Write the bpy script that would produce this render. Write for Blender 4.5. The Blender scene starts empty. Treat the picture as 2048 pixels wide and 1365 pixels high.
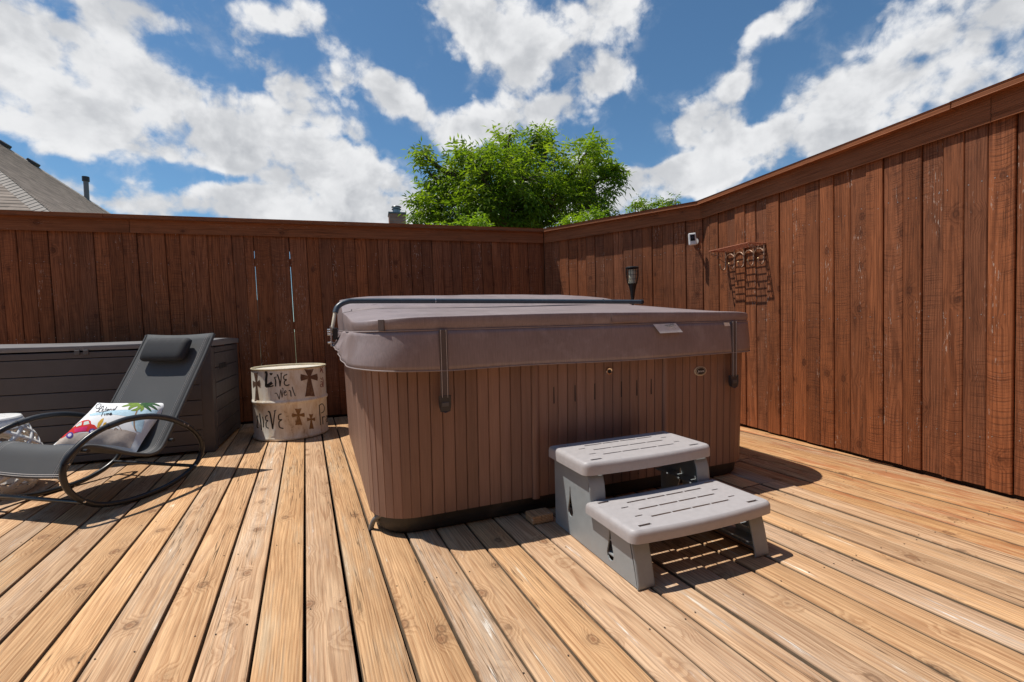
import bpy, bmesh, math, random
import numpy as np
from mathutils import Vector, Matrix
random.seed(7)
rng = np.random.default_rng(11)
C = bpy.context.scene.collection
SC = bpy.context.scene
R = math.radians

# ------------------------------------------------------------------ camera, sky, sun, exposure
cam = bpy.data.cameras.new('camera'); cam.lens = 952.26 / 2048 * 36; cam.sensor_width = 36
cam.clip_start = 0.05; cam.clip_end = 2000
camo = bpy.data.objects.new('camera', cam); C.objects.link(camo); SC.camera = camo
CM = np.array([[0.95863033, -0.03463554, 0.28253895], [-0.28347494, -0.02591294, 0.95862978], [-0.02588124, -0.99906401, -0.03465924]])
camo.matrix_world = Matrix(((CM[0][0], -CM[0][1], -CM[0][2], 0), (CM[1][0], -CM[1][1], -CM[1][2], 0),
                            (CM[2][0], -CM[2][1], -CM[2][2], 1.0), (0, 0, 0, 1)))
SUN = Vector((-0.379, 0.184, 1.0)).normalized()
SUN_EL = math.asin(SUN.z); SUN_AZ = math.atan2(SUN.x, SUN.y)
SKY = 0.133
SC.view_settings.view_transform = 'Standard'; SC.view_settings.look = 'None'
SC.view_settings.exposure = 0.0; SC.view_settings.gamma = 1.0
SC.view_settings.use_curve_mapping = False
SC.render.engine = 'CYCLES'
SC.cycles.use_denoising = True
SC.cycles.max_bounces = 6; SC.cycles.diffuse_bounces = 3; SC.cycles.glossy_bounces = 3; SC.cycles.transmission_bounces = 4

# clouds: weight, direction on the sky, two half-axis vectors
CL = [
(1.1,-0.419,0.824,0.382,8.37,5.24,-3.43,-8.26,2.03,-14.75),
(1,-0.299,0.882,0.363,5.4,1.85,-1.44,-6.06,2.55,-12.54),
(1,-0.423,0.856,0.299,6.5,2.38,0.71,-4.77,4.29,-20.69),
(1,-0.248,0.916,0.314,6.75,1.64,-1.04,-7.93,4.93,-22.25),
(0.9,-0.133,0.896,0.424,12.78,2.51,-2.46,-8.32,6.4,-17.3),
(1.05,-0.062,0.948,0.313,7.91,0.5,-1.53,-5.12,4.27,-15.54),
(1,0.007,0.965,0.262,6.95,-0.37,-0.74,-3.63,5,-20.25),
(1,0.013,0.897,0.442,10.16,1.18,-3.83,-12.86,9.59,-20.2),
(0.7,0.083,0.906,0.414,17.91,0.67,-6.26,-16.41,14.95,-30.63),
(0.5,-0.074,0.919,0.386,17.08,1.24,-0.98,-8.09,11.69,-30.69),
(0.9,-0.295,0.832,0.471,15.82,4.13,1.55,-12.23,13.09,-31.83),
(0.5,-0.343,0.827,0.446,31.35,7.42,9.21,-13.19,24.15,-55.99),
(0.9,-0.138,0.852,0.504,13.16,-1.35,4.88,5.13,15.57,-25.9),
(0.4,-0.178,0.866,0.467,44.55,3.97,8.55,-10.74,34.79,-69.63),
(1,0.201,0.827,0.525,10.08,-1.67,-2.18,-4.26,10.78,-16.33),
(0.9,0.281,0.824,0.491,11.59,-2.25,-3.88,-5.45,11.24,-16.77),
(1.05,0.413,0.773,0.481,13.77,-6.83,-1.89,3.1,6.52,-14.19),
(0.8,0.393,0.75,0.532,13.46,-6.38,-1.87,7.71,16.42,-29.78),
(1.1,0.302,0.865,0.4,6.55,-3.03,0.35,5.59,7.19,-21),
(0.6,0.43,0.789,0.438,20.06,-10.13,-2.6,6.56,13.52,-31.91),
(0.8,0.185,0.905,0.382,14.58,-3.5,-0.07,1.38,11.92,-30.19),
(1.35,0.585,0.728,0.357,9.97,-9.19,1,5.49,1.36,-13.18),
(0.75,0.609,0.681,0.407,12.75,-25.88,23.05,25.72,-9.05,-24.58),
(1.15,0.771,0.535,0.347,4.34,-8.01,1.26,5.46,-0.99,-12.06),
(1.1,0.81,0.453,0.372,6.44,-11.9,-0.88,6.06,-0.12,-14.41),
(1,0.709,0.626,0.326,10.27,-13.76,2.53,7.62,-0.53,-17.08),
(0.9,0.642,0.602,0.475,10.74,-12.32,0.03,25.17,4.91,-41.33),
(0.5,0.608,0.646,0.461,7.85,-23.3,21.22,57.07,-20.88,-47.03),
(1.3,0.567,0.777,0.273,4.6,-4.14,0.4,8.15,2.47,-25.78),
(1.3,0.485,0.838,0.248,9.12,-5.58,-1.01,2.05,4.28,-20.5),
(0.8,0.373,0.899,0.228,6.1,-2.97,-0.44,1.5,5.15,-24.9),
(1,-0.369,0.906,0.206,14.29,4.84,1.85,-4.51,6.54,-39.23),
(1.3,-0.207,0.952,0.225,10.01,1.46,0.82,-3.05,7.12,-35.16),
(1.3,-0.085,0.972,0.217,7.76,0.09,0.33,-1.49,5.25,-26.43),
(0.7,0.14,0.957,0.252,16.52,-2.95,0.05,0.02,3.88,-16.72),
(0.4,-0.443,0.874,0.202,15.84,6.86,2.53,-4.24,5.07,-33.66),
(0.9,0.642,0.709,0.292,7.68,-8.1,1.05,9.98,1.24,-26.62),
(-0.9,-0,0.858,0.513,17.09,-1.55,1.63,-1.02,12.3,-21.55),
(-0.7,0.065,0.867,0.494,28.99,3.47,-10.96,-12.53,10.45,-17.7),
(-1.1,0.541,0.696,0.472,12.97,-8.69,-3.11,3.84,5.26,-13.21),
(-0.7,0.561,0.711,0.424,16.7,-11.63,-3.8,12.75,17.18,-46.86),
(-0.3,-0.371,0.823,0.43,54.05,15.02,16.77,-11.27,19.02,-47.35),
(-0.8,-0.231,0.873,0.429,15.83,3.64,-0.06,-19.73,20.35,-53.23),
(-0.9,0.155,0.89,0.428,20.5,0.35,-9.31,-13.82,12.19,-21.5),
(-0.9,0.064,0.934,0.35,14.92,0.25,-4.84,-19.27,16.73,-42.49),
(-0.9,0.482,0.791,0.377,21.47,-12.25,-3.05,3.98,7.33,-21.76),
(-1,0.653,0.657,0.375,34.02,-20.01,-25.51,-2.34,12.6,-19.33),
(-0.9,0.653,0.631,0.419,14.74,-20.85,7.23,28.3,-2.93,-40.86),
(-1,0.508,0.802,0.314,15.6,-9.66,-2.16,6.66,11.89,-42.67),
(-1,-0.247,0.932,0.265,8.75,1.27,1.81,-2.11,17.64,-65.95),
(-0.9,-0.426,0.87,0.25,17.99,8.75,-1.76,-21.19,9.64,-71.79),
(-0.6,-0.1,0.884,0.456,25.12,7.02,-9.23,-23.63,14,-33.42),
(-0.3,-0.074,0.918,0.39,29.42,0.47,3.18,-3.93,20.99,-51.44),
(-0.5,0.574,0.757,0.313,18.76,-13.51,-3.33,16.96,24.38,-91.65),
(-0.8,0.347,0.821,0.453,20.11,-17.03,14.38,23.9,1.57,-22.21),
(-0.2,0.179,0.86,0.479,43.38,-9.83,0.42,4.05,29.89,-56.22),
(-0.7,0.702,0.552,0.45,17.67,-24.13,0.9,28.39,1.82,-47.71),
(-0.4,-0.305,0.923,0.234,27.16,7.54,3.48,-6.87,12.45,-60.22),
]

class NT:
    """tiny wrapper for building node trees"""
    def __init__(s, nt): s.t = nt
    def n(s, typ, **kw):
        nd = s.t.nodes.new(typ)
        for k, v in kw.items(): setattr(nd, k, v)
        return nd
    def put(s, sock, v):
        if isinstance(v, bpy.types.NodeSocket): s.t.links.new(v, sock)
        elif v is not None: sock.default_value = v
    def m(s, op, a, b=None, c=None, clamp=False):
        nd = s.n('ShaderNodeMath', operation=op, use_clamp=clamp)
        for i, v in enumerate((a, b, c)):
            if v is not None: s.put(nd.inputs[i], v)
        return nd.outputs[0]
    def v(s, op, a, b=None):
        nd = s.n('ShaderNodeVectorMath', operation=op)
        s.put(nd.inputs[0], a)
        if op == 'SCALE': nd.inputs['Scale'].default_value = .06
        if b is not None: s.put(nd.inputs[1], b)
        return nd.outputs['Value'] if op in ('DOT_PRODUCT', 'LENGTH', 'DISTANCE') else nd.outputs[0]
    def comb(s, x, y, z):
        nd = s.n('ShaderNodeCombineXYZ')
        for i, q in enumerate((x, y, z)): s.put(nd.inputs[i], q)
        return nd.outputs[0]
    def sep(s, vec):
        nd = s.n('ShaderNodeSeparateXYZ'); s.put(nd.inputs[0], vec); return nd.outputs
    def noise(s, vec, scale, detail=4, rough=.55, dist=0.0, col=False):
        nd = s.n('ShaderNodeTexNoise'); s.put(nd.inputs['Vector'], vec)
        nd.inputs['Scale'].default_value = scale; nd.inputs['Detail'].default_value = detail
        nd.inputs['Roughness'].default_value = rough; nd.inputs['Distortion'].default_value = dist
        return nd.outputs['Color' if col else 'Fac']
    def ss(s, x, lo, hi, a=0.0, b=1.0):
        nd = s.n('ShaderNodeMapRange', interpolation_type='SMOOTHSTEP'); s.put(nd.inputs[0], x)
        for i, q in enumerate((lo, hi, a, b)): nd.inputs[i + 1].default_value = q
        return nd.outputs[0]
    def lin(s, x, lo, hi, a=0.0, b=1.0):
        nd = s.n('ShaderNodeMapRange'); s.put(nd.inputs[0], x)
        for i, q in enumerate((lo, hi, a, b)): nd.inputs[i + 1].default_value = q
        return nd.outputs[0]
    def mix(s, f, a, b, mode='MIX'):
        nd = s.n('ShaderNodeMix', data_type='RGBA', blend_type=mode)
        s.put(nd.inputs[0], f)
        for i, q in ((6, a), (7, b)):
            if isinstance(q, tuple) and len(q) == 3: q = q + (1,)
            s.put(nd.inputs[i], q)
        return nd.outputs[2]

w = bpy.data.worlds.new('World'); SC.world = w; w.use_nodes = True
t = NT(w.node_tree); w.node_tree.nodes.clear()
sk = t.n('ShaderNodeTexSky', sky_type='NISHITA', sun_disc=False, sun_elevation=SUN_EL, sun_rotation=SUN_AZ)
sk.altitude = 900; sk.air_density = 1.0; sk.dust_density = 0.4; sk.ozone_density = 2.5
D = t.n('ShaderNodeTexCoord').outputs['Generated']
F = None
for (wt, cx, cy, cz, ax, ay, az, bx, by, bz) in CL:
    p = t.m('SUBTRACT', t.v('DOT_PRODUCT', D, (ax, ay, az)), ax * cx + ay * cy + az * cz)
    q = t.m('SUBTRACT', t.v('DOT_PRODUCT', D, (bx, by, bz)), bx * cx + by * cy + bz * cz)
    e = t.m('EXPONENT', t.m('MULTIPLY', t.m('MULTIPLY_ADD', p, p, t.m('MULTIPLY', q, q)), -0.9))
    F = t.m('MULTIPLY', e, wt) if F is None else t.m('MULTIPLY_ADD', e, wt, F)
F = t.m('MINIMUM', F, 1.25)
dx, dy, dz = t.sep(D)
iz = t.m('DIVIDE', 1.0, t.m('ADD', t.m('MAXIMUM', dz, 0.0), 0.22))
P = t.comb(dx, dy, t.m('MULTIPLY', dz, 1.12))
P2 = t.v('ADD', P, (-0.012, 0.006, 0.05))
n1 = t.noise(P, 7.5, 10, .60, .2)
n1b = t.noise(P2, 7.5, 4, .60, .2)
n2 = t.noise(P, 21.0, 8, .62, .3)
vb = t.n('ShaderNodeTexVoronoi', feature='F1'); t.put(vb.inputs['Vector'], t.v('ADD', P, t.v('SCALE', t.noise(P, 9.0, 4, .6, col=True), None)))
vb.inputs['Scale'].default_value = 11.0; vb.inputs['Detail'].default_value = 2.0; vb.inputs['Roughness'].default_value = .55; vb.inputs['Randomness'].default_value = 1.0
puff = t.m('SUBTRACT', .80, vb.outputs['Distance'])
fld = t.m('ADD', F, t.m('ADD', t.m('MULTIPLY', t.m('SUBTRACT', n1, .5), 1.9), t.m('MULTIPLY', t.m('SUBTRACT', n2, .5), 1.3)))
fld = t.m('MULTIPLY_ADD', puff, 1.15, fld)
dens = t.m('MAXIMUM', t.ss(fld, 0.12, 0.82), t.m('MULTIPLY', t.m('MULTIPLY', t.ss(fld, -.45, .6), t.ss(n2, .40, .66)), .26))
dens = t.m('MULTIPLY', dens, t.ss(dz, -0.02, 0.03))
rel = t.m('ADD', t.ss(t.m('SUBTRACT', n1b, n1), -0.12, 0.13), t.m('MULTIPLY', puff, -.6))
sh = t.m('ADD', t.m('MULTIPLY', t.ss(fld, 0.75, 1.9), 0.45), t.m('MULTIPLY', rel, .62), clamp=True)
cc = t.mix(sh, (6.6, 6.65, 6.75), (3.7, 3.85, 4.1))
skc = t.mix(1.0, sk.outputs[0], (0.58, 0.78, 0.83), 'MULTIPLY')
col = t.mix(dens, skc, cc)
bg = t.n('ShaderNodeBackground'); t.put(bg.inputs[0], col); bg.inputs[1].default_value = SKY
wo = t.n('ShaderNodeOutputWorld'); w.node_tree.links.new(bg.outputs[0], wo.inputs[0])

sl = bpy.data.lights.new('sun', 'SUN'); sl.energy = 4.7; sl.angle = R(0.53); sl.color = (1.0, 0.955, 0.88)
so = bpy.data.objects.new('sun', sl); C.objects.link(so)
so.rotation_euler = (-SUN).to_track_quat('-Z', 'Y').to_euler(); so.location = (-5, 3, 12)

# ------------------------------------------------------------------ helpers
def srgb(r, g, b):
    f = lambda c: (c / 255 / 12.92) if c / 255 <= .04045 else ((c / 255 + .055) / 1.055) ** 2.4
    return (f(r), f(g), f(b))

class MB:
    """collects geometry for ONE mesh"""
    def __init__(s): s.bm = bmesh.new()
    def box(s, c, d, m=None, bevel=0):
        g = bmesh.ops.create_cube(s.bm, size=1.0)
        M = Matrix.Translation(c) @ (m.to_4x4() if m else Matrix()) @ Matrix.Diagonal((d[0], d[1], d[2], 1))
        bmesh.ops.transform(s.bm, matrix=M, verts=g['verts'])
        if bevel:
            es = {e for v in g['verts'] for e in v.link_edges}
            bmesh.ops.bevel(s.bm, geom=list(es), offset=bevel, segments=2, affect='EDGES', profile=.5)
        return s
    def face(s, pts):
        try: return s.bm.faces.new([s.bm.verts.new(p) for p in pts])
        except ValueError: return None
    def grid(s, rows, close_u=False, close_v=False):
        vs = [[s.bm.verts.new(p) for p in r] for r in rows]
        nr, nc = len(vs), len(vs[0])
        for i in range(nr - (0 if close_v else 1)):
            for j in range(nc - (0 if close_u else 1)):
                q = [vs[i][j], vs[i][(j + 1) % nc], vs[(i + 1) % nr][(j + 1) % nc], vs[(i + 1) % nr][j]]
                try: s.bm.faces.new(q)
                except ValueError: pass
        return vs
    def tube(s, pts, r, n=10, closed=False, cap=True):
        pts = [Vector(p) for p in pts]; N = len(pts)
        rr = r if isinstance(r, (list, tuple)) else [r] * N
        tan = []
        for i in range(N):
            a = pts[(i - 1) % N] if (closed or i > 0) else pts[0]
            b = pts[(i + 1) % N] if (closed or i < N - 1) else pts[-1]
            tan.append((b - a).normalized())
        up = Vector((0, 0, 1)) if abs(tan[0].z) < .9 else Vector((1, 0, 0))
        nrm = (up - tan[0] * up.dot(tan[0])).normalized(); rows = []
        for i in range(N):
            nrm = (nrm - tan[i] * nrm.dot(tan[i])).normalized(); bi = tan[i].cross(nrm)
            rows.append([pts[i] + (nrm * math.cos(2 * math.pi * k / n) + bi * math.sin(2 * math.pi * k / n)) * rr[i] for k in range(n)])
        vs = s.grid(rows, close_u=True, close_v=closed)
        if cap and not closed:
            s.bm.faces.new(list(reversed(vs[0]))); s.bm.faces.new(vs[-1])
        return s
    def lathe(s, prof, c=(0, 0, 0), n=48, cap0=False, cap1=False):
        rows = [[(c[0] + r * math.cos(2 * math.pi * k / n), c[1] + r * math.sin(2 * math.pi * k / n), c[2] + z) for k in range(n)] for r, z in prof]
        vs = s.grid(rows, close_u=True)
        if cap0: s.bm.faces.new(list(reversed(vs[0])))
        if cap1: s.bm.faces.new(vs[-1])
        return s
    def prism(s, poly, f, holes=(), h=1.0):
        """filled polygon (with holes) mapped by f(x, y, k), k = 0..h, with side walls"""
        loops = [poly] + list(holes); lay = []
        for k in (0.0, h):
            es = []; L = []
            for lp in loops:
                vv = [s.bm.verts.new(f(x, y, k)) for x, y in lp]
                L.append(vv)
                es += [s.bm.edges.new((vv[i], vv[(i + 1) % len(vv)])) for i in range(len(vv))]
            bmesh.ops.triangle_fill(s.bm, use_beauty=True, use_dissolve=False, edges=es)
            lay.append(L)
            if h == 0: return s
        for a, b in zip(lay[0], lay[1]):
            for i in range(len(a)):
                j = (i + 1) % len(a); s.bm.faces.new([a[i], a[j], b[j], b[i]])
        return s
    def build(s, name, mat, parent=None, smooth=None, bevel=0.0, seg=2, weld=True):
        if weld: bmesh.ops.remove_doubles(s.bm, verts=s.bm.verts, dist=1e-5)
        if bevel:
            es = [e for e in s.bm.edges if len(e.link_faces) == 2 and e.calc_face_angle(0) > .5]
            bmesh.ops.bevel(s.bm, geom=es, offset=bevel, segments=seg, affect='EDGES', profile=.5)
        bmesh.ops.recalc_face_normals(s.bm, faces=s.bm.faces)
        me = bpy.data.meshes.new(name); s.bm.to_mesh(me); s.bm.free()
        if smooth is not None:
            me.polygons.foreach_set('use_smooth', [True] * len(me.polygons))
            if smooth < 180: me.set_sharp_from_angle(angle=R(smooth))
        if mat: me.materials.append(mat)
        return link(name, me, parent)

def link(name, me, parent=None, loc=None, rot=None, mw=None):
    o = bpy.data.objects.new(name, me); C.objects.link(o)
    if parent: o.parent = parent
    if mw is not None: o.matrix_local = mw
    if loc is not None: o.location = loc
    if rot is not None: o.rotation_euler = rot
    return o
def thing(name, label, cat, loc=(0, 0, 0), rz=0, group=None):
    o = bpy.data.objects.new(name, None); C.objects.link(o); o.empty_display_size = .1
    o.location = loc; o.rotation_euler = (0, 0, rz); o['label'] = label; o['category'] = cat
    if group: o['group'] = group
    return o
def tag(o, label, cat, group=None):
    o['label'] = label; o['category'] = cat
    if group: o['group'] = group
    return o
def struct(o): o['kind'] = 'structure'; return o
def stuff(o): o['kind'] = 'stuff'; return o
def V(*a): return Vector(a)
def spline(pts, per=6, closed=False):
    pts = [Vector(p) for p in pts]; N = len(pts); out = []
    for i in range(N if closed else N - 1):
        p1, p2 = pts[i], pts[(i + 1) % N]
        p0 = pts[(i - 1) % N] if closed or i > 0 else p1 * 2 - p2
        p3 = pts[(i + 2) % N] if closed or i < N - 2 else p2 * 2 - p1
        for k in range(per):
            u = k / per
            out.append(0.5 * ((2 * p1) + (-p0 + p2) * u + (2 * p0 - 5 * p1 + 4 * p2 - p3) * u * u + (-p0 + 3 * p1 - 3 * p2 + p3) * u ** 3))
    if not closed: out.append(pts[-1])
    return out

# ------------------------------------------------------------------ materials
def base_mat(name):
    m = bpy.data.materials.new(name); m.use_nodes = True; t = NT(m.node_tree)
    b = m.node_tree.nodes['Principled BSDF']; return m, t, b
def simple(name, col, rough=.5, metal=0.0, var=.12, scale=30, bump=.0, bscale=300, spec=.5, grime=0.0, gcol=(.05, .04, .03), coat=0, sheen=0):
    m, t, b = base_mat(name)
    o = t.n('ShaderNodeTexCoord').outputs['Object']
    n = t.noise(o, scale, 5, .6); f = t.lin(n, .25, .75, 1 - var, 1 + var)
    c = t.mix(1.0, tuple(col), t.comb(f, f, f), 'MULTIPLY')
    if grime:
        g = t.ss(t.noise(o, scale * .35, 6, .7, .5), .5, .72, 0, grime); c = t.mix(g, c, tuple(gcol))
    t.put(b.inputs['Base Color'], c)
    t.put(b.inputs['Roughness'], t.lin(n, .3, .7, max(rough - .08, 0), min(rough + .08, 1)))
    b.inputs['Metallic'].default_value = metal; b.inputs['Specular IOR Level'].default_value = spec
    if coat: b.inputs['Coat Weight'].default_value = coat
    if sheen: b.inputs['Sheen Weight'].default_value = sheen
    if bump:
        bp = t.n('ShaderNodeBump'); bp.inputs['Strength'].default_value = bump; bp.inputs['Distance'].default_value = .002
        t.put(bp.inputs['Height'], t.noise(o, bscale, 4, .6)); t.put(b.inputs['Normal'], bp.outputs[0])
    return m

def wood(name, light, dark, ringf=95, grey=0.0, greycol=(.5, .45, .4), knots=.5, crack=.6, flakes=0.0, saw=0.0, rough=.75, val=.25, hue=.02, contrast=1.0, white=0.0, spec=.3, stain=0.0, red=0.0):
    """boards: long axis = local Y, width = local X"""
    m, t, b = base_mat(name)
    o = t.n('ShaderNodeTexCoord').outputs['Object']; rnd = t.n('ShaderNodeObjectInfo').outputs['Random']
    x, y, z = t.sep(o)
    r2 = t.m('FRACT', t.m('MULTIPLY', rnd, 17.31)); r3 = t.m('FRACT', t.m('MULTIPLY', rnd, 53.77)); r4 = t.m('FRACT', t.m('MULTIPLY', rnd, 131.9))
    ys = t.m('MULTIPLY_ADD', rnd, 83.0, y); xs = t.m('MULTIPLY_ADD', r2, 41.0, x); zs = t.m('MULTIPLY_ADD', r3, 7.0, z)
    # knots
    vo = t.n('ShaderNodeTexVoronoi'); vo.inputs['Scale'].default_value = 1.0; vo.inputs['Randomness'].default_value = 1
    t.put(vo.inputs['Vector'], t.comb(t.m('MULTIPLY', xs, 9.0), t.m('MULTIPLY', ys, 6.5), t.m('MULTIPLY', zs, 2.0)))
    kr = t.sep(vo.outputs['Color'])[0]; kmask = t.m('GREATER_THAN', kr, 1 - .22 * knots)
    kd = t.m('ADD', vo.outputs['Distance'], t.m('MULTIPLY', t.m('SUBTRACT', t.noise(o, 60, 3), .5), .12))
    halo = t.m('MULTIPLY', t.ss(kd, .05, .52, 1, 0), kmask)
    core = t.m('MULTIPLY', t.ss(kd, .06, .13, 1, 0), kmask)
    rim = t.m('MULTIPLY', t.m('MULTIPLY', t.ss(kd, .10, .14), t.ss(kd, .15, .21, 1, 0)), kmask)
    # growth rings cut lengthwise
    warp = t.m('MULTIPLY', t.m('SUBTRACT', t.noise(t.comb(t.m('MULTIPLY', xs, 5.0), t.m('MULTIPLY', ys, .55), zs), 1.0, 3, .5), .5), .11)
    xc = t.m('ADD', x, t.m('MULTIPLY', t.m('SUBTRACT', r4, .5), .2)); zc = t.m('ADD', z, t.m('MULTIPLY_ADD', r3, .08, .015))
    rad = t.m('SQRT', t.m('ADD', t.m('MULTIPLY', xc, xc), t.m('MULTIPLY', zc, zc)))
    rad = t.m('ADD', t.m('ADD', rad, warp), t.m('MULTIPLY', halo, .028))
    rad = t.m('ADD', rad, t.m('MULTIPLY', t.m('SUBTRACT', t.noise(t.comb(t.m('MULTIPLY', xs, 30.0), t.m('MULTIPLY', ys, 2.2), zs), 1.0, 3), .5), .006))
    ph = t.m('FRACT', t.m('MULTIPLY', rad, ringf))
    ring = t.m('MULTIPLY', t.ss(ph, 0.25, .92), t.ss(ph, .93, 1.0, 1, 0))
    fib = t.noise(t.comb(t.m('MULTIPLY', xs, 330.0), t.m('MULTIPLY', ys, 7.0), t.m('MULTIPLY', zs, 330.0)), 1.0, 3, .6)
    fib2 = t.noise(t.comb(t.m('MULTIPLY', xs, 90.0), t.m('MULTIPLY', ys, 2.0), t.m('MULTIPLY', zs, 90.0)), 1.0, 4, .6)
    blo = t.noise(t.comb(t.m('MULTIPLY', xs, 9.0), t.m('MULTIPLY', ys, 1.6), zs), 1.0, 4, .6)
    blo2 = t.noise(t.comb(t.m('MULTIPLY', xs, 26.0), t.m('MULTIPLY', ys, 5.0), zs), 1.0, 5, .65)
    g = t.m('ADD', t.m('MULTIPLY', ring, .42 * contrast), t.m('MULTIPLY', t.ss(fib2, .38, .68), .45 * contrast))
    g = t.m('ADD', g, t.m('MULTIPLY', t.m('SUBTRACT', blo2, .5), .6), clamp=True)
    c = t.mix(g, tuple(light), tuple(dark))
    if stain: c = t.mix(t.ss(blo2, .5, .72, 0, stain), c, tuple(q * .55 for q in dark))
    if grey: c = t.mix(t.m('MULTIPLY', t.ss(t.m('ADD', t.m('MULTIPLY', blo, .6), t.m('MULTIPLY', fib2, .4)), .47, .66), t.m('MULTIPLY', t.lin(r2, 0, 1, .25, 1.0), grey)), c, tuple(greycol))
    if white: c = t.mix(t.m('MULTIPLY', t.ss(t.m('ADD', t.m('MULTIPLY', blo2, .5), t.m('MULTIPLY', fib2, .5)), .57, .66), t.m('MULTIPLY', t.ss(blo, .48, .62), white)), c, (.78, .70, .58))
    if red: c = t.mix(t.m('MULTIPLY', t.ss(t.m('ADD', t.m('MULTIPLY', blo, .5), t.m('MULTIPLY', blo2, .5)), .48, .60), red), c, (.36, .135, .052))
    f = t.lin(fib, .25, .75, 1 - .22 * contrast, 1 + .2 * contrast); c = t.mix(1.0, c, t.comb(f, f, f), 'MULTIPLY')
    vv = t.m('MULTIPLY', t.lin(r3, 0, 1, 1 - val, 1 + val), t.lin(blo, .3, .7, .9, 1.1))
    c = t.mix(1.0, c, t.comb(t.m('MULTIPLY', vv, t.lin(r4, 0, 1, 1 - hue, 1 + hue)), vv, t.m('MULTIPLY', vv, t.lin(r4, 0, 1, 1 + hue * 2, 1 - hue * 2))), 'MULTIPLY')
    c = t.mix(t.m('MULTIPLY', halo, .35), c, tuple(q * .75 for q in dark))
    kc = tuple(q * f for q, f in zip(dark, (.55, .42, .36)))
    c = t.mix(t.m('MULTIPLY', core, .6), c, kc); c = t.mix(t.m('MULTIPLY', rim, .5), c, tuple(q * .4 for q in kc))
    hgt = t.m('ADD', t.m('MULTIPLY', ring, -.5), t.m('MULTIPLY', fib, .6))
    if crack:
        cn = t.noise(t.comb(t.m('MULTIPLY', xs, 44.0), t.m('MULTIPLY', ys, .8), zs), 1.0, 4, .5)
        ck = t.m('MULTIPLY', t.ss(t.m('ABSOLUTE', t.m('SUBTRACT', cn, .5)), .0, .016, 1, 0), t.ss(t.noise(t.comb(t.m('MULTIPLY', xs, 7.0), t.m('MULTIPLY', ys, .9), t.m('ADD', zs, 9)), 1.0, 2), .5, .6))
        c = t.mix(t.m('MULTIPLY', ck, crack), c, tuple(q * .18 for q in dark)); hgt = t.m('SUBTRACT', hgt, t.m('MULTIPLY', ck, 2.0))
    if saw:
        sn = t.noise(t.comb(t.m('MULTIPLY', xs, 4.0), t.m('MULTIPLY', t.m('MULTIPLY_ADD', t.m('MULTIPLY', x, x), t.m('MULTIPLY', t.m('SUBTRACT', r2, .5), 9.0), ys), 210.0), zs), 1.0, 2, .6)
        sm = t.m('MULTIPLY', t.ss(sn, .5, .62), t.ss(t.noise(t.comb(t.m('MULTIPLY', xs, 6.0), t.m('MULTIPLY', ys, 1.3), t.m('ADD', zs, 3)), 1.0, 2), .42, .6))
        c = t.mix(t.m('MULTIPLY', sm, saw), c, tuple(q * .55 for q in dark)); hgt = t.m('SUBTRACT', hgt, t.m('MULTIPLY', sm, .8))
    if flakes:
        fn = t.noise(t.comb(t.m('MULTIPLY', xs, 120.0), t.m('MULTIPLY', ys, 22.0), zs), 1.0, 5, .7)
        fl = t.m('MULTIPLY', t.ss(fn, .585, .62), t.ss(t.noise(t.comb(t.m('MULTIPLY', xs, 9.0), t.m('MULTIPLY', ys, 1.5), t.m('ADD', zs, 21)), 1.0, 3), .56, .66))
        c = t.mix(t.m('MULTIPLY', fl, flakes), c, (.55, .42, .33))
    t.put(b.inputs['Base Color'], c)
    t.put(b.inputs['Roughness'], t.lin(fib2, .3, .7, rough - .08, rough + .08)); b.inputs['Specular IOR Level'].default_value = spec
    bp = t.n('ShaderNodeBump'); bp.inputs['Strength'].default_value = .55; bp.inputs['Distance'].default_value = .0012
    t.put(bp.inputs['Height'], hgt); t.put(b.inputs['Normal'], bp.outputs[0])
    return m

M = {}
M['deck'] = wood('deck_wood', (.61, .390, .222), (.37, .195, .096), grey=.75, greycol=(.47, .375, .275), knots=1.7, crack=.85, val=.16, hue=.07, white=.85, contrast=1.3)
M['deck_stained'] = wood('deck_wood_stained', (.58, .345, .165), (.34, .155, .06), grey=.6, greycol=(.47, .37, .27), knots=1.4, crack=.7, val=.12, hue=.05, white=.4, contrast=1.3, red=.85)
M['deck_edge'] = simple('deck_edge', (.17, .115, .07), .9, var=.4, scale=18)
M['fence'] = wood('stained_wood', (.300, .102, .040), (.142, .043, .0155), ringf=80, grey=0, knots=1.2, crack=.5, flakes=.7, saw=.6, rough=.72, val=.19, hue=.06, contrast=1.15, stain=.4, spec=.25)
M['fence_cap'] = wood('cap_wood', (.275, .096, .037), (.13, .040, .014), ringf=80, knots=.9, crack=.5, flakes=.35, rough=.75, val=.1, contrast=.9, spec=.25)
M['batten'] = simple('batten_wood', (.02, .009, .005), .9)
M['skirt'] = wood('skirt_composite', (.258, .152, .112), (.194, .109, .079), grey=.35, greycol=(.29, .19, .145), ringf=30, knots=0, crack=0, rough=.5, val=.16, hue=.01, contrast=.5, spec=.35)
M['skirt_core'] = simple('skirt_core', (.03, .017, .012), .8)
M['base'] = simple('black_base', (.022, .020, .019), .55, var=.3, scale=14, grime=.5, gcol=(.09, .07, .055), bump=.2, bscale=60)
M['rubber'] = simple('black_rubber', (.015, .015, .016), .6)
M['nail'] = simple('nail_steel', (.45, .42, .38), .45, metal=.7)
M['nailhole'] = simple('nail_dark', (.035, .022, .015), .8)

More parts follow.
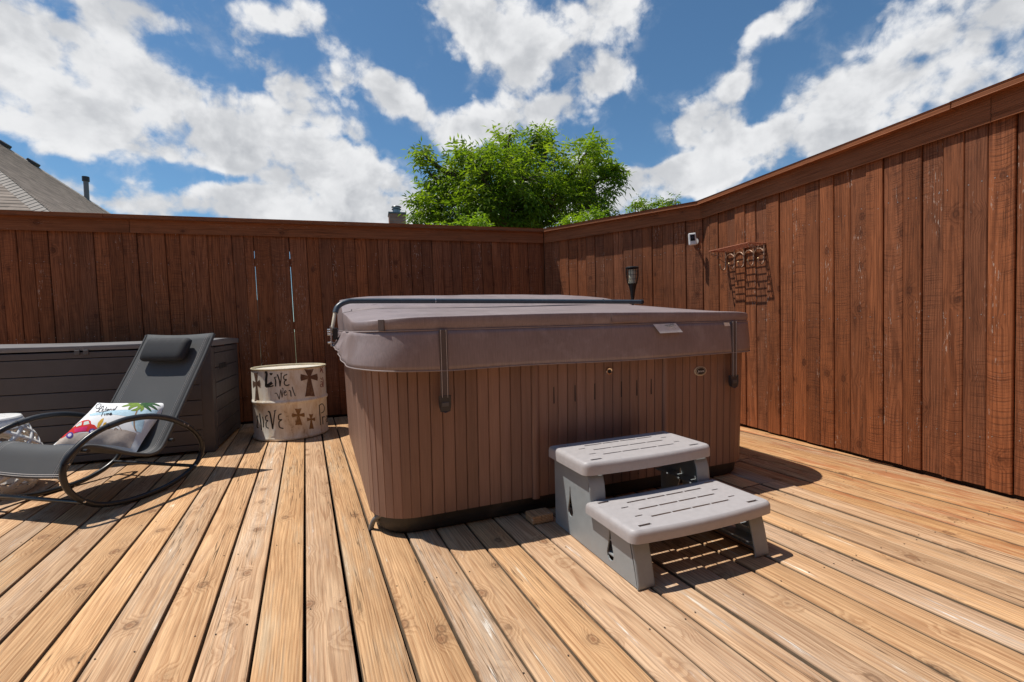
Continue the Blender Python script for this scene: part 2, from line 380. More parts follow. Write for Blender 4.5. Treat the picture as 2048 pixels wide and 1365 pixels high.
def vinyl():
    m, t, b = base_mat('cover_vinyl')
    o = t.n('ShaderNodeTexCoord').outputs['Object']
    x, y, z = t.sep(o)
    n = t.noise(o, 5, 5, .6); n2 = t.noise(t.comb(t.m('MULTIPLY', x, 220.0), t.m('MULTIPLY', y, 220.0), t.m('MULTIPLY', z, 9.0)), 1.0, 3, .6)
    f = t.m('MULTIPLY', t.lin(n, .3, .7, .9, 1.1), t.lin(n2, .3, .7, .9, 1.12))
    c = t.mix(1.0, (.268, .210, .203), t.comb(f, f, f), 'MULTIPLY')
    c = t.mix(t.ss(t.noise(o, 9, 6, .7), .50, .72, 0, .55), c, (.37, .31, .30))
    t.put(b.inputs['Base Color'], c); t.put(b.inputs['Roughness'], t.lin(n, .3, .7, .36, .52)); b.inputs['Specular IOR Level'].default_value = .5
    bp = t.n('ShaderNodeBump'); bp.inputs['Strength'].default_value = .25; bp.inputs['Distance'].default_value = .004
    t.put(bp.inputs['Height'], t.m('ADD', t.noise(o, 7, 4, .5), t.m('MULTIPLY', t.noise(o, 420, 3), .12))); t.put(b.inputs['Normal'], bp.outputs[0])
    return m
M['vinyl'] = vinyl()
M['piping'] = simple('vinyl_piping', (.30, .24, .225), .6)
M['strap'] = simple('strap_webbing', (.12, .095, .088), .8, bump=.3, bscale=500)
M['stitch'] = simple('pale_thread', (.62, .56, .52), .8)
M['buckle'] = simple('buckle_plastic', (.045, .043, .045), .4)
M['label'] = simple('white_label', (.74, .74, .72), .6)
M['ink'] = simple('black_ink', (.02, .02, .022), .6)
M['pipe'] = simple('blue_grey_pipe', (.055, .075, .095), .38, var=.15)
M['steel'] = simple('zinc_steel', (.52, .53, .55), .32, metal=.9)
M['steelblue'] = simple('blue_bracket', (.16, .26, .40), .4, metal=.3)
M['chrome'] = simple('chrome', (.78, .76, .72), .2, metal=1.0)
M['cream'] = simple('cream_enamel', (.66, .58, .44), .4)
M['tread'] = simple('tread_plastic', (.425, .395, .39), .5, var=.06, scale=40, bump=.15, bscale=180, grime=.25, gcol=(.33, .30, .29))
M['leg'] = simple('leg_plastic', (.29, .315, .325), .45, var=.08, scale=25, bump=.1, bscale=150, grime=.35, gcol=(.30, .29, .28))

# ------------------------------------------------------------------ ground
g = MB(); g.face([(-400, -400, -.55), (400, -400, -.55), (400, 400, -.55), (-400, 400, -.55)])
mg, t, b = base_mat('dry_grass')
o_ = t.n('ShaderNodeTexCoord').outputs['Object']
t.put(b.inputs['Base Color'], t.mix(t.ss(t.noise(o_, .8, 8, .7), .4, .65), (.075, .095, .03), (.16, .135, .07))); b.inputs['Roughness'].default_value = .95
gr = struct(g.build('ground', mg)); 
g = MB(); g.face([(-9, -7, -.54), (3.2, -7, -.54), (3.2, 4.1, -.54), (2.1, 5.7, -.54), (-9, 5.7, -.54)])
struct(g.build('gap_dark_sheet', simple('under_deck_black', (.012, .011, .01), .95)))  # near-black sheet added under the deck so the board gaps look shaded

hb = simple('blocker_brick', (.27, .15, .10), .9, var=.2, scale=9)
g = MB(); g.box((-1.5, -2.75, 1.45), (16, .3, 4.0)); struct(g.build('sky_blocker_wall', hb))  # unseen wall behind the camera, added to cut sky light on front faces
g = MB(); g.box((-1.5, -2.45, 3.48), (16.6, 1.1, .06)); g.box((-1.5, -1.89, 3.55), (16.6, .03, .20)); struct(g.build('sky_blocker_eave', simple('blocker_eave_paint', (.24, .19, .15), .7)))  # unseen eave, added with the wall to block more sky
# ------------------------------------------------------------------ deck of separate boards
DD = V(-.1223, .9925, 0); DU = V(.9925, .1223, 0)
deck = thing('deck', '', ''); del deck['label']; del deck['category']; struct(deck)
def smax(c):
    hi = 9.0; P = DU * c
    for (n, k) in ((V(0, 1, 0), 5.735), (V(.8245, .5659, 0), 5.035), (V(1, 0, 0), 3.40)):
        a = n.dot(DD); k0 = k - n.dot(P)
        if a > 0: hi = min(hi, k0 / a)
    return hi
def smin(c):
    a = DD.x; lim = (3.40 - DU.x * c) / a
    return max(-2.45, lim)
edges_known = {-.98: 0}
GAPS = [-.04, .11, .258, .414, .556, .71, .86, 1.008, 1.16, 1.30, 1.45, 1.60, 1.75, 1.90, 2.05, 2.195, 2.33, 2.49, 2.63, 2.785, 2.935, 3.09, 3.24, 3.39, 3.54, 3.69, 3.84]
GL = [-.04, -.188, -.343, -.498, -.652, -.80, -.96, -1.125, -1.29]
while GL[-1] > -8.5: GL.append(GL[-1] - .155)
ALL = sorted(set(GL + GAPS))
nail_pts = []
def board_mesh(wid, L, bow):
    # rounded top edges, rough ends
    mb = MB(); h = .038; r = .006
    prof = [(-wid / 2, -h), (-wid / 2, -r), (-wid / 2 + .0018, -.0018), (-wid / 2 + r, 0), (0, bow), (wid / 2 - r, 0), (wid / 2 - .0018, -.0018), (wid / 2, -r), (wid / 2, -h)]
    vs = mb.grid([[(x, 0, z) for x, z in prof], [(x, L, z) for x, z in prof]])
    mb.bm.faces.new(vs[0]); mb.bm.faces.new(list(reversed(vs[1])))
    mb.bm.faces.new([vs[0][0], vs[0][-1], vs[1][-1], vs[1][0]])
    return mb
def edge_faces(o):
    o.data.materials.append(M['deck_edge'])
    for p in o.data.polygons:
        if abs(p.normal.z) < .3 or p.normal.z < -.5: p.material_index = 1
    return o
for i in range(len(ALL) - 1):
    a, bb = ALL[i], ALL[i + 1]
    gap = random.choice([.008, .010, .012, .009]) if a < 1.2 else random.choice([.008, .012, .018, .014, .020])
    if a > 2.4: gap = random.choice([.007, .009, .012])
    c = (a + bb) / 2; wid = bb - a - gap
    s0, s1 = smin(c), smax(c)
    if s1 - s0 < .15: continue
    cuts = [s0]
    if a > 2.25 and a < 2.9:
        cuts += [random.choice([2.42, 2.02, 2.44])]
    elif a < -.7 and random.random() < .35: cuts += [random.choice([.55, .95])]
    elif random.random() < .6: cuts += [random.choice([-.2, .25])]
    cuts = [q for q in cuts if q == s0 or (q > s0 + .2 and q < s1 - .2)] + [s1]
    for k in range(len(cuts) - 1):
        q0, q1 = cuts[k], cuts[k + 1] - .004
        dz = random.uniform(-.0035, .0025) - (.0 if a < .9 else random.choice([0, 0, .004]))
        o = board_mesh(wid, q1 - q0, random.uniform(-.002, .0015)).build('deck_board', M['deck_stained'] if a > 2.6 else M['deck'], deck, smooth=40); edge_faces(o)
        P = DU * c + DD * q0
        o.matrix_local = Matrix.Translation((P.x, P.y, dz)) @ Matrix.Rotation(math.atan2(-DD.x, DD.y) + random.uniform(-.0006, .0006), 4, 'Z') @ Matrix.Rotation(random.uniform(-.008, .008), 4, 'Y')
        sj = math.ceil((q0 - .05) / .61) * .61
        while sj < q1:
            for sx in (-1, 1):
                if random.random() < .7:
                    p = DU * (c + sx * (wid / 2 - .022 + random.uniform(-.008, .008))) + DD * (min(max(sj + random.uniform(-.018, .018), q0 + .02), q1 - .02))
                    nail_pts.append((p.x, p.y, dz + .0022))
            sj += .61
mb = MB()
for p in nail_pts:
    mb.face([(p[0] + .0032 * math.cos(k * 1.0472), p[1] + .0032 * math.sin(k * 1.0472), p[2]) for k in range(6)])
stuff(mb.build('nail_heads', M['nailhole'], deck, weld=False))
# joists below
for k in range(-4, 10):
    s = .61 * k
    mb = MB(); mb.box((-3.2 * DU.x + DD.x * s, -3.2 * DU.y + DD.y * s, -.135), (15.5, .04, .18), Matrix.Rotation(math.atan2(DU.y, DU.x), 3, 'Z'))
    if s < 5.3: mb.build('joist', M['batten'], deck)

# ------------------------------------------------------------------ fences
def picket_mesh(wid, H, th=.018):
    mb = MB(); r = .004
    prof = [(-wid / 2, -th), (-wid / 2, -r), (-wid / 2 + r, 0), (wid / 2 - r, 0), (wid / 2, -r), (wid / 2, -th)]
    vs = mb.grid([[(x, 0, z) for x, z in prof], [(x, H, z) for x, z in prof]])
    mb.bm.faces.new(vs[0]); mb.bm.faces.new(list(reversed(vs[1]))); mb.bm.faces.new([vs[0][0], vs[0][-1], vs[1][-1], vs[1][0]])
    return mb
CAPZ, CAPT, FB, FT = 2.157, .040, 2.026, 2.155
def fence(name, label, p0, p1, edges, lean=0.0, light_gaps=(), caps=(), fascias=(), z0=.022, over=(0, 0), rows=(.30, .98, 1.72), wob=.003):
    """face runs from p0 to p1 (left to right as seen); edges = picket edges along it"""
    p0 = Vector((*p0, 0)); p1 = Vector((*p1, 0)); u = (p1 - p0).normalized(); L = (p1 - p0).length
    nrm = V(u.y, -u.x, 0)                      # towards the deck
    root = thing(name, label, 'fence', p0)
    B = Matrix((( u.x, 0, nrm.x, 0), (u.y, 0, nrm.y, 0), (0, 1, 0, 0), (0, 0, 0, 1)))   # local X along, Y up, Z out
    nails = MB(); bat = MB()
    for i in range(len(edges) - 1):
        a, e = edges[i], edges[i + 1]
        gap = .0022
        lg = any(abs(a - q) < .02 for q in light_gaps)
        ga = .0042 if lg else random.choice([.0015, .002, .0026, .003, .004])
        wid = e - a - ga
        if wid < .02: continue
        zz = random.choice([0, 0, .004, -.004, .007]) * (wob / .003) + random.uniform(-wob, wob) * .5
        o = picket_mesh(wid, FT - z0 + random.uniform(-.002, .012)).build('picket', M['fence'], root, smooth=30)
        o.matrix_local = B @ Matrix.Translation(((a + ga + e) / 2 - lean * 1.0, z0 + random.uniform(-.006, .004), zz)) @ Matrix.Rotation(lean + random.uniform(-.0012, .0012), 4, 'Z')
        if lg:
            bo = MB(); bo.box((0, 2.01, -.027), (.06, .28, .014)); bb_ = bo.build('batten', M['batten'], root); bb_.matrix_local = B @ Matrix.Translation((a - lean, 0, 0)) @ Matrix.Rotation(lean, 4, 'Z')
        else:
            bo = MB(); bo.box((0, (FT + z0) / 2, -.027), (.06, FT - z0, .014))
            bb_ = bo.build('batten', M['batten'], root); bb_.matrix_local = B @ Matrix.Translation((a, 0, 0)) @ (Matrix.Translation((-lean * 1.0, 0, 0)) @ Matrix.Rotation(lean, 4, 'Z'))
        for rz in rows:
            for fx in (.25, .75):
                if random.random() < .85:
                    q = B @ V(a + ga + wid * (fx + random.uniform(-.06, .06)) + lean * -(rz - 1.0) * -1 * 0 - lean * (rz - 0) * 1 * 0, rz + random.uniform(-.014, .014), zz + .0006)
                    nx, ny = u * .0032, V(0, 0, .0032)
                    ctr = Vector(q)
                    nails.face([ctr + nx * math.cos(k * 1.0472) + ny * math.sin(k * 1.0472) + nrm * (.0005) for k in range(6)])
    stuff(nails.build('nail_heads', M['nail'], root, weld=False))
    kb = MB(); kb.box((L / 2, -.22, -.03), (L, .62, .02)); o = kb.build('dark_gap_strip', M['batten'], root); o.matrix_local = B  # dark strip added behind the pickets to black out the gap at the foot
    for q in list(np.arange(.6, L, 2.2)) + [L]:
        kb = MB(); kb.box((q, .8, -.075), (.09, 2.6, .09)); o = kb.build('post', M['fence_cap'], root); o.matrix_local = B
    for rz in (.35, 1.05, 1.75):
        r_ = MB(); r_.box((L / 2, rz, -.062), (L - .02, .085, .038)); o = r_.build('rail', M['fence_cap'], root); o.matrix_local = B
    # fascia and cap, wood grain along local Y
    Bx = B @ Matrix(((0, 1, 0, 0), (1, 0, 0, 0), (0, 0, -1, 0), (0, 0, 0, 1)))   # local Y along the fence, X up, Z back
    Bx = B @ Matrix(((0, 1, 0, 0), (-1, 0, 0, 0), (0, 0, 1, 0), (0, 0, 0, 1)))   # X down, Y along, Z out
    for (a, e, ta, te) in fascias:
        f_ = MB(); h = FT - FB
        q = [(0, a, 0), (h, a, 0), (h, e, 0), (0, e, 0)]
        vs = f_.grid([[(-(FT), a + ta * .02, .030), (-FB, a + ta * .02, .030)], [(-FT, e - te * .02, .030), (-FB, e - te * .02, .030)]])
        vb = f_.grid([[(-FT, a, .0105), (-FB, a, .0105)], [(-FT, e, .0105), (-FB, e, .0105)]])
        A_ = [vs[0][0], vs[0][1], vs[1][1], vs[1][0]]; B_ = [vb[0][0], vb[0][1], vb[1][1], vb[1][0]]
        for k in range(4): f_.bm.faces.new([A_[k], A_[(k + 1) % 4], B_[(k + 1) % 4], B_[k]])
        o = f_.build('fascia_board', M['fence_cap'], root, bevel=.003, seg=1); o.matrix_local = Bx
    for (a, e, ta, te) in caps:
        f_ = MB(); z_in, z_out = -.055, .075
        def P(y, z, x): return (x, y, z)
        tp = [P(a - ta * z_in, z_in, -(CAPZ + CAPT)), P(a + ta * z_out * 1.0, z_out, -(CAPZ + CAPT)), P(e - te * z_out, z_out, -(CAPZ + CAPT)), P(e + te * z_in * -1, z_in, -(CAPZ + CAPT))]
        bt = [(-CAPZ, p[1], p[2]) for p in tp]
        va = [f_.bm.verts.new(p) for p in tp]; vb = [f_.bm.verts.new(p) for p in bt]
        f_.bm.faces.new(va); f_.bm.faces.new(list(reversed(vb)))
        for k in range(4): f_.bm.faces.new([va[k], va[(k + 1) % 4], vb[(k + 1) % 4], vb[k]])
        o = f_.build('cap_board', M['fence_cap'], root, bevel=.005, seg=2); o.matrix_local = Bx @ Matrix.Translation((random.uniform(-.002, .002), 0, 0))
    return root, u, nrm
# back fence: edges from the photograph's rhythm
ed = [-9.6]
while ed[-1] < 2.06: ed.append(ed[-1] + random.choice([.118, .122, .125, .128, .12, .13, .115]))
# make two edges fall on the two light gaps
for target in (-1.136, -.785):
    ed = sorted([q for q in ed if abs(q - target) > .075] + [target])
ed = [q for q in ed if q < 2.10] + [2.158]
X0 = -9.6
fence('back_fence', 'long dark brown board fence in shade behind the storage box and drum', (X0, 5.75), (2.158, 5.75), [q - X0 for q in ed], lean=.018,
      light_gaps=[-1.136 - X0, -.785 - X0], caps=[(0, -2.50 - X0, 0, 0), (-2.498 - X0, 2.158 - X0, 0, .35)], fascias=[(0, -2.30 - X0, 0, 0), (-2.298 - X0, 2.158 - X0 - .016, 0, .5)])
LA = math.hypot(1.112, 1.62)
ea = [0.0]
while ea[-1] < LA - .1: ea.append(ea[-1] + random.choice([.112, .118, .121, .125, .115, .128]))
ea = [q for q in ea if q < LA - .06] + [LA]
fence('corner_fence', 'short angled board fence section behind the torch, left of the wall shelf', (2.158, 5.75), (3.27, 4.13), ea, caps=[(0, LA, .35, .2)], fascias=[(.012, LA, .5, .3)])
er = [4.13]
for q in (4.03, 3.905, 3.79, 3.68, 3.555, 3.435, 3.31, 3.178, 3.054, 2.925, 2.808, 2.694, 2.571, 2.454, 2.34, 2.219, 2.112, 1.999, 1.894, 1.785, 1.671): er.append(q)
while er[-1] > -2.4: er.append(er[-1] - random.choice([.112, .118, .115]))
LR = 4.13 - er[-1]
fence('side_fence', 'sunlit red-brown board fence with the iron shelf, running along the deck on the right', (3.27, 4.13), (3.27, er[-1]), [4.13 - q for q in er],
      caps=[(0, 4.13 - 1.92, .2, 0), (4.13 - 1.918, LR, 0, 0)], fascias=[(0, 4.13 - 1.76, .3, 0), (4.13 - 1.758, LR, 0, 0)], wob=.004)

# ------------------------------------------------------------------ hot tub
TR = R(5.5); TO = V(.22, 2.262, 0)
TM = Matrix.Translation(TO) @ Matrix.Rotation(TR, 4, 'Z')
tub = thing('hot_tub', 'large brown hot tub with slatted sides under a grey-brown vinyl cover', 'hot tub', TO, TR)
U0, U1, V0, V1, RC = -.26, 2.167, 0.0, 2.33, .24
def rrect(u0, u1, v0, v1, r, n=10, step=None):
    """points (u, v, nu, nv) starting at left side rear going to the front: left, front, right, rear (counter-clockwise seen from above)"""
    out = []
    def arc(cu, cv, a0):
        for k in range(n + 1):
            a = a0 + math.pi / 2 * k / n; out.append((cu + r * math.cos(a), cv + r * math.sin(a), math.cos(a), math.sin(a)))
    def seg(pa, pb, nu, nv):
        L = math.hypot(pb[0] - pa[0], pb[1] - pa[1]); m_ = max(1, int(L / step)) if step else 1
        for k in range(1, m_): out.append((pa[0] + (pb[0] - pa[0]) * k / m_, pa[1] + (pb[1] - pa[1]) * k / m_, nu, nv))
    arc(u0 + r, v1 - r, math.pi / 2); seg((u0, v1 - r), (u0, v0 + r), -1, 0)
    arc(u0 + r, v0 + r, math.pi); seg((u0 + r, v0), (u1 - r, v0), 0, -1)
    arc(u1 - r, v0 + r, 1.5 * math.pi); seg((u1, v0 + r), (u1, v1 - r), 1, 0)
    arc(u1 - r, v1 - r, 0); seg((u1 - r, v1), (u0 + r, v1), 0, 1)
    return out
ZB, ZT = .092, .90
core = MB()
def ringpts(ins, z): return [(p[0] - p[2] * ins, p[1] - p[3] * ins, z) for p in rrect(U0, U1, V0, V1, RC)]
vs = core.grid([ringpts(.036, ZB + .004), ringpts(.013, ZT), ], close_u=True); core.bm.faces.new(vs[1]); core.bm.faces.new(list(reversed(vs[0])))
core.build('cabinet', M['skirt_core'], tub)
bs = MB(); vs = bs.grid([ringpts(.075, .001), ringpts(.055, .02), ringpts(.05, .06), ringpts(.045, .099)], close_u=True); bs.bm.faces.new(vs[-1])
bs.build('base_pan', M['base'], tub, smooth=40)
def slat_mesh(wid):
    mb = MB(); r = .003; th = .013; H = ZT - ZB
    prof = [(-wid / 2, -th), (-wid / 2, -r), (-wid / 2 + r, 0), (wid / 2 - r, 0), (wid / 2, -r), (wid / 2, -th)]
    k = .93
    # local X across, Y up, Z outwards; narrower at the foot of a corner
    vs = mb.grid([[(x, 0, z) for x, z in prof], [(x, H, z) for x, z in prof]])
    mb.bm.faces.new(vs[0]); mb.bm.faces.new(list(reversed(vs[1])))
    bmesh.ops.recalc_face_normals(mb.bm, faces=mb.bm.faces)
    me = bpy.data.meshes.new('slat'); mb.bm.to_mesh(me); mb.bm.free(); me.materials.append(M['skirt']); return me
TAP = math.atan2(.024, ZT - ZB)
def slat(me, u, v, nu, nv, name='slat', ins=.024, proud=0.0):
    # outward (nu, nv): local Z; local X tangent to the right as seen from outside
    tx, ty = -nv, nu
    B = Matrix(((tx, 0, nu, u - nu * (ins - proud)), (ty, 0, nv, v - nv * (ins - proud)), (0, 1, 0, ZB), (0, 0, 0, 1)))
    o = link(name, me, tub, mw=B @ Matrix.Rotation(TAP, 4, 'X')); return o
def run(a, b, nrm, n):
    L = math.hypot(b[0] - a[0], b[1] - a[1]); me = slat_mesh(L / n - .0022)
    for k in range(n):
        f = (k + .5) / n; slat(me, a[0] + (b[0] - a[0]) * f, a[1] + (b[1] - a[1]) * f, *nrm)
run((U0 + RC, 0), (.566, 0), (0, -1), 10); run((.606, 0), (1.404, 0), (0, -1), 14); run((1.444, 0), (U1 - RC, 0), (0, -1), 9)
run((U0, V1 - RC), (U0, RC), (-1, 0), 32); run((U1, RC), (U1, V1 - RC), (1, 0), 32); run((U1 - RC, V1), (U0 + RC, V1), (0, 1), 33)
mc = slat_mesh(RC * math.pi / 2 / 8 - .0045)
for cu, cv, a0 in ((U0 + RC, RC, math.pi), (U1 - RC, RC, 1.5 * math.pi), (U1 - RC, V1 - RC, 0), (U0 + RC, V1 - RC, .5 * math.pi)):
    for k in range(8):
        a = a0 + math.pi / 2 * (k + .5) / 8; slat(mc, cu + RC * math.cos(a), cv + RC * math.sin(a), math.cos(a), math.sin(a))
# rounded trims beside the access panel
tm = MB(); H = ZT - ZB + .012
pf = [(-.021 * math.cos(a), .014 * math.sin(a)) for a in np.linspace(0, math.pi, 8)]
tm.grid([[(x, -.008, z) for x, z in pf], [(x, H, z) for x, z in pf]]); tm.face([(x, -.008, z) for x, z in pf])
bmesh.ops.recalc_face_normals(tm.bm, faces=tm.bm.faces)
tme = bpy.data.meshes.new('trim_strip'); tm.bm.to_mesh(tme); tm.bm.free(); tme.materials.append(M['skirt'])
for uu in (.586, 1.424): slat(tme, uu, 0, 0, -1, 'trim_strip', proud=-.001)
sc_ = MB()
for k in range(38):
    u_ = U0 + RC + .03 + k * (U1 - U0 - 2 * RC - .06) / 37
    if k % 3 != 1: sc_.face([(u_ + .0042 * math.cos(q * 1.047), .0235, .122 + .0042 * math.sin(q * 1.047)) for q in range(6)])
stuff(sc_.build('screw_heads', M['nailhole'], tub, weld=False))
def fz(z): return -(.024 * (z - ZB) / (ZT - ZB)) + .024     # v of the front face at height z
for uu in (.695, .822, .945, 1.118, 1.222, 1.322):
    s = MB(); s.box((uu, fz(.622) + .0006, .622), (.0048, .006, .088)); s.build('vent_slot', M['rubber'], tub)
# knob and badge
def disc(r0, r1, n=28, ex=1.0): return [(r0 * math.cos(2 * math.pi * k / n) * ex, r0 * math.sin(2 * math.pi * k / n)) for k in range(n)]
def front_lathe(name, mat, uu, zz, prof, ex=1.0, parent=tub, n=28):
    mb = MB(); v = fz(zz)
    rows = [[(uu + r * ex * math.cos(2 * math.pi * k / n), v - d, zz + r * math.sin(2 * math.pi * k / n)) for k in range(n)] for r, d in prof]
    vs = mb.grid(rows, close_u=True); mb.bm.faces.new(vs[-1]); return mb.build(name, mat, parent, smooth=40)
kn = front_lathe('valve_knob', M['chrome'], 1.034, .728, [(.0205, -.002), (.0205, .006), (.018, .010), (.0125, .009), (.012, .004)])
front_lathe('knob_centre', M['rubber'], 1.034, .728, [(.011, .003), (.0105, .0095), (.006, .0105)], parent=kn)
bd = front_lathe('maker_badge', M['cream'], 1.682, .690, [(.0285, -.001), (.0285, .005), (.026, .0065)], ex=1.62)
front_lathe('badge_rim', M['ink'], 1.682, .690, [(.0245, .0055), (.0245, .0072)], ex=1.62, parent=bd)
front_lathe('badge_line', M['cream'], 1.682, .690, [(.0215, .0068), (.0215, .0078)], ex=1.66, parent=bd)
front_lathe('badge_face', M['ink'], 1.682, .690, [(.0195, .0074), (.0195, .0084)], ex=1.68, parent=bd)
def text_mesh(txt, size, mat, name, parent, mw, align='CENTER', extr=.0004, shear=0.0):
    cu = bpy.data.curves.new(name, 'FONT'); cu.body = txt; cu.size = size; cu.align_x = align; cu.align_y = 'CENTER'; cu.extrude = extr; cu.shear = shear; cu.resolution_u = 3
    tmp = bpy.data.objects.new('tmp_text', cu); C.objects.link(tmp); bpy.context.view_layer.update()
    me = bpy.data.meshes.new_from_object(tmp.evaluated_get(bpy.context.evaluated_depsgraph_get()))
    bpy.data.objects.remove(tmp); bpy.data.curves.remove(cu)
    me.name = name; me.materials.clear(); me.materials.append(mat); return link(name, me, parent, mw=mw)
FRONT = Matrix(((1, 0, 0, 0), (0, 0, -1, 0), (0, 1, 0, 0), (0, 0, 0, 1)))
text_mesh('Jacuzzi', .0185, M['label'], 'badge_lettering', bd, Matrix.Translation((1.682, fz(.69) - .0090, .690)) @ FRONT, shear=.15)

# cover
CU0, CU1, CV0, CV1, CR = -.29, 2.197, -.03, 2.36, .27
FOLD = 1.15
def ztop(u, v):
    e = min(u - CU0, CU1 - u)
    if v <= FOLD:
        z = 1.048 + (1.138 - 1.048) * (max(v - CV0, 0) / (FOLD - CV0)) ** 1.05
    else:
        q = (v - FOLD) / (CV1 - FOLD); z = 1.138 + .118 * math.sin(min(q / .42, 1) * math.pi / 2) - .16 * max(q - .36, 0) ** 1.3
    z += .010 * math.sin(u * 2.1 + v * 3.3) * .6
    return z - .03 * max(0, 1 - e / .30) ** 2 - (.035 * max(0, 1 - (CU1 - u) / .75) ** 1.5 if v > FOLD else 0)
per = rrect(CU0, CU1, CV0, CV1, CR, n=12, step=.05)
def half(front):
    pts = [p for p in per if (p[1] < FOLD - .004 if front else p[1] > FOLD + .004)]
    if not front:      # reorder so that the run is continuous: right side rear .. left side rear
        i = next(k for k in range(len(pts)) if pts[k][0] > CU1 - .01 and abs(pts[k][1] - FOLD) < .12 and pts[k][1] == min(q[1] for q in pts if q[0] > CU1 - .01))
        pts = pts[i:] + pts[:i]
        s, e = (CU1, FOLD + .004, 1, 0), (CU0, FOLD + .004, -1, 0)
    else:
        s, e = (CU0, FOLD - .004, -1, 0), (CU1, FOLD - .004, 1, 0)
    run_ = [s] + pts + [e]
    fold = [(e[0] + (s[0] - e[0]) * k / 40, e[1], 0, 1 if front else -1) for k in range(1, 40)]
    return run_, run_ + fold
for front in (True, False):
    run_, loop = half(front)
    cu = (CU0 + CU1) / 2; cv = .58 if front else 1.75
    mb = MB(); rows = []
    def rg(ins, f, dz):
        r_ = []
        for (u, v, nu, nv) in loop:
            uu = cu + (u - nu * ins - cu) * f; vv = cv + (v - nv * ins - cv) * f
            r_.append((uu, vv, (ztop(min(max(uu, CU0), CU1), vv) - dz)))
        return r_
    rows.append([(u - nu * .004, v - nv * .004, .980) for (u, v, nu, nv) in loop])
    rows.append([(u + nu * .004, v + nv * .004 * (1 if abs(v - FOLD) > .01 else 0), .99 + (ztop(u, v) - .99) * .4) for (u, v, nu, nv) in loop])
    rows += [rg(-.003, 1, .009), rg(-.001, 1, .003), rg(.004, 1, .0005), rg(.012, 1, 0), rg(.05, 1, 0), rg(.05, .97, 0), rg(.03, .93, 0), rg(.03, .85, 0), rg(.03, .7, 0), rg(.03, .5, 0), rg(.03, .25, 0)]
    vs = mb.grid(rows, close_u=True); mb.bm.faces.new(vs[-1])
    cp = mb.build('cover_panel', M['vinyl'], tub, smooth=38)
    # hanging flap
    mb = MB(); rows = []; N = len(run_); d = 0.0; dist = [0.0]
    for k in range(1, N): d += math.hypot(run_[k][0] - run_[k - 1][0], run_[k][1] - run_[k - 1][1]); dist.append(d)
    hem = []
    for j in range(9):
        f = j / 8; r_ = []
        for k, (u, v, nu, nv) in enumerate(run_):
            off = .002 + .012 * math.sin(f * math.pi / 2); zb = .790
            if front:
                dd = dist[k]; left = max(0, 1 - dd / 1.55)
                wv = left ** .7
                off += f * wv * (.050 + .012 * math.sin(dd * 11.0 + .5) + .006 * math.sin(dd * 27)) * (1.0 if dd < 1.2 else max(0, 1 - (dd - 1.2) / .35))
                off += .006 * math.sin(f * 5 + dd * 9) * wv
                zb += .105 * max(0, 1 - dd / 1.5) ** 1.15 + .004 * math.sin(dd * 4.3)
            zz = .984 + (zb - .984) * f
            P_ = (u + nu * off, v + nv * off, zz); r_.append(P_)
        rows.append(r_)
    hem = rows[-1]
    mb.grid(rows); fl = mb.build('cover_flap', M['vinyl'], tub, smooth=80)
    so_ = fl.modifiers.new('thickness', 'SOLIDIFY'); so_.thickness = .003; so_.offset = -1
    mb = MB(); mb.tube([Vector(p) for p in hem], .0032, 6); mb.build('piping', M['piping'], fl, smooth=60)
    mb = MB(); mb.tube([(u + nu * .002, v + nv * .002, .984) for (u, v, nu, nv) in run_], .0026, 6); mb.build('piping', M['piping'], cp, smooth=60)
# handle patch, tags and straps on the front
def patch(name, mat, u0, u1, z0, z1, off, parent, th=.003, skew=0):
    mb = MB(); mb.prism([(u0 + skew, z0), (u1 + skew, z0), (u1, z1), (u0, z1)], lambda x, y, k: (x, CV0 - off - k * th, y))
    return mb.build(name, mat, parent, bevel=.0008, seg=1)
hd = patch('handle_patch', M['vinyl'], 1.035, 1.205, .999, 1.036, .006, tub)
for z_ in (1.003, 1.0315): patch('stitching', M['piping'], 1.038, 1.202, z_ - .001, z_ + .001, .0092, hd, th=.0006)
wl = MB(); wl.prism([(1.338, .929), (1.500, .931), (1.462, .983), (1.302, .981)], lambda x, y, k: (x, CV0 - .011 - (.985 - y) * .30 - k * .0008, y))
wl = wl.build('warning_label', M['label'], tub)
a_ = math.atan(.30)
LB = Matrix.Translation((1.392, CV0 - .0125 - .017 * .30, .9695)) @ Matrix(((1, -.72, 0, 0), (0, -.30, -1, 0), (0, .95, -.3, 0), (0, 0, 0, 1)))
text_mesh('\u25b2 WARNING', .015, M['ink'], 'warning_lettering', wl, LB, extr=.0002)
for k, (a, b_) in enumerate(((-.055, .055), (-.062, .05), (-.06, .058), (-.05, .03))):
    mb = MB(); y_ = -.0085 - .0085 * k
    mb.box(((a + b_) / 2, y_, 0), (b_ - a, .0013 if k else .003, .0004)); o = mb.build('print_line', simple('grey_print%d' % k, (.32, .32, .32), .7) if k == 0 else bpy.data.materials['grey_print0'], wl); o.matrix_local = LB
patch('care_tag', M['label'], 1.822, 1.864, .958, .978, .014, tub, th=.001, skew=.008)
tgs = MB(); tgs.box((CU0 + .115, CV0 + .045, 1.012), (.030, .006, .05), Matrix.Rotation(-.72, 3, 'Z')); o = tgs.build('strap_loop', M['strap'], tub)
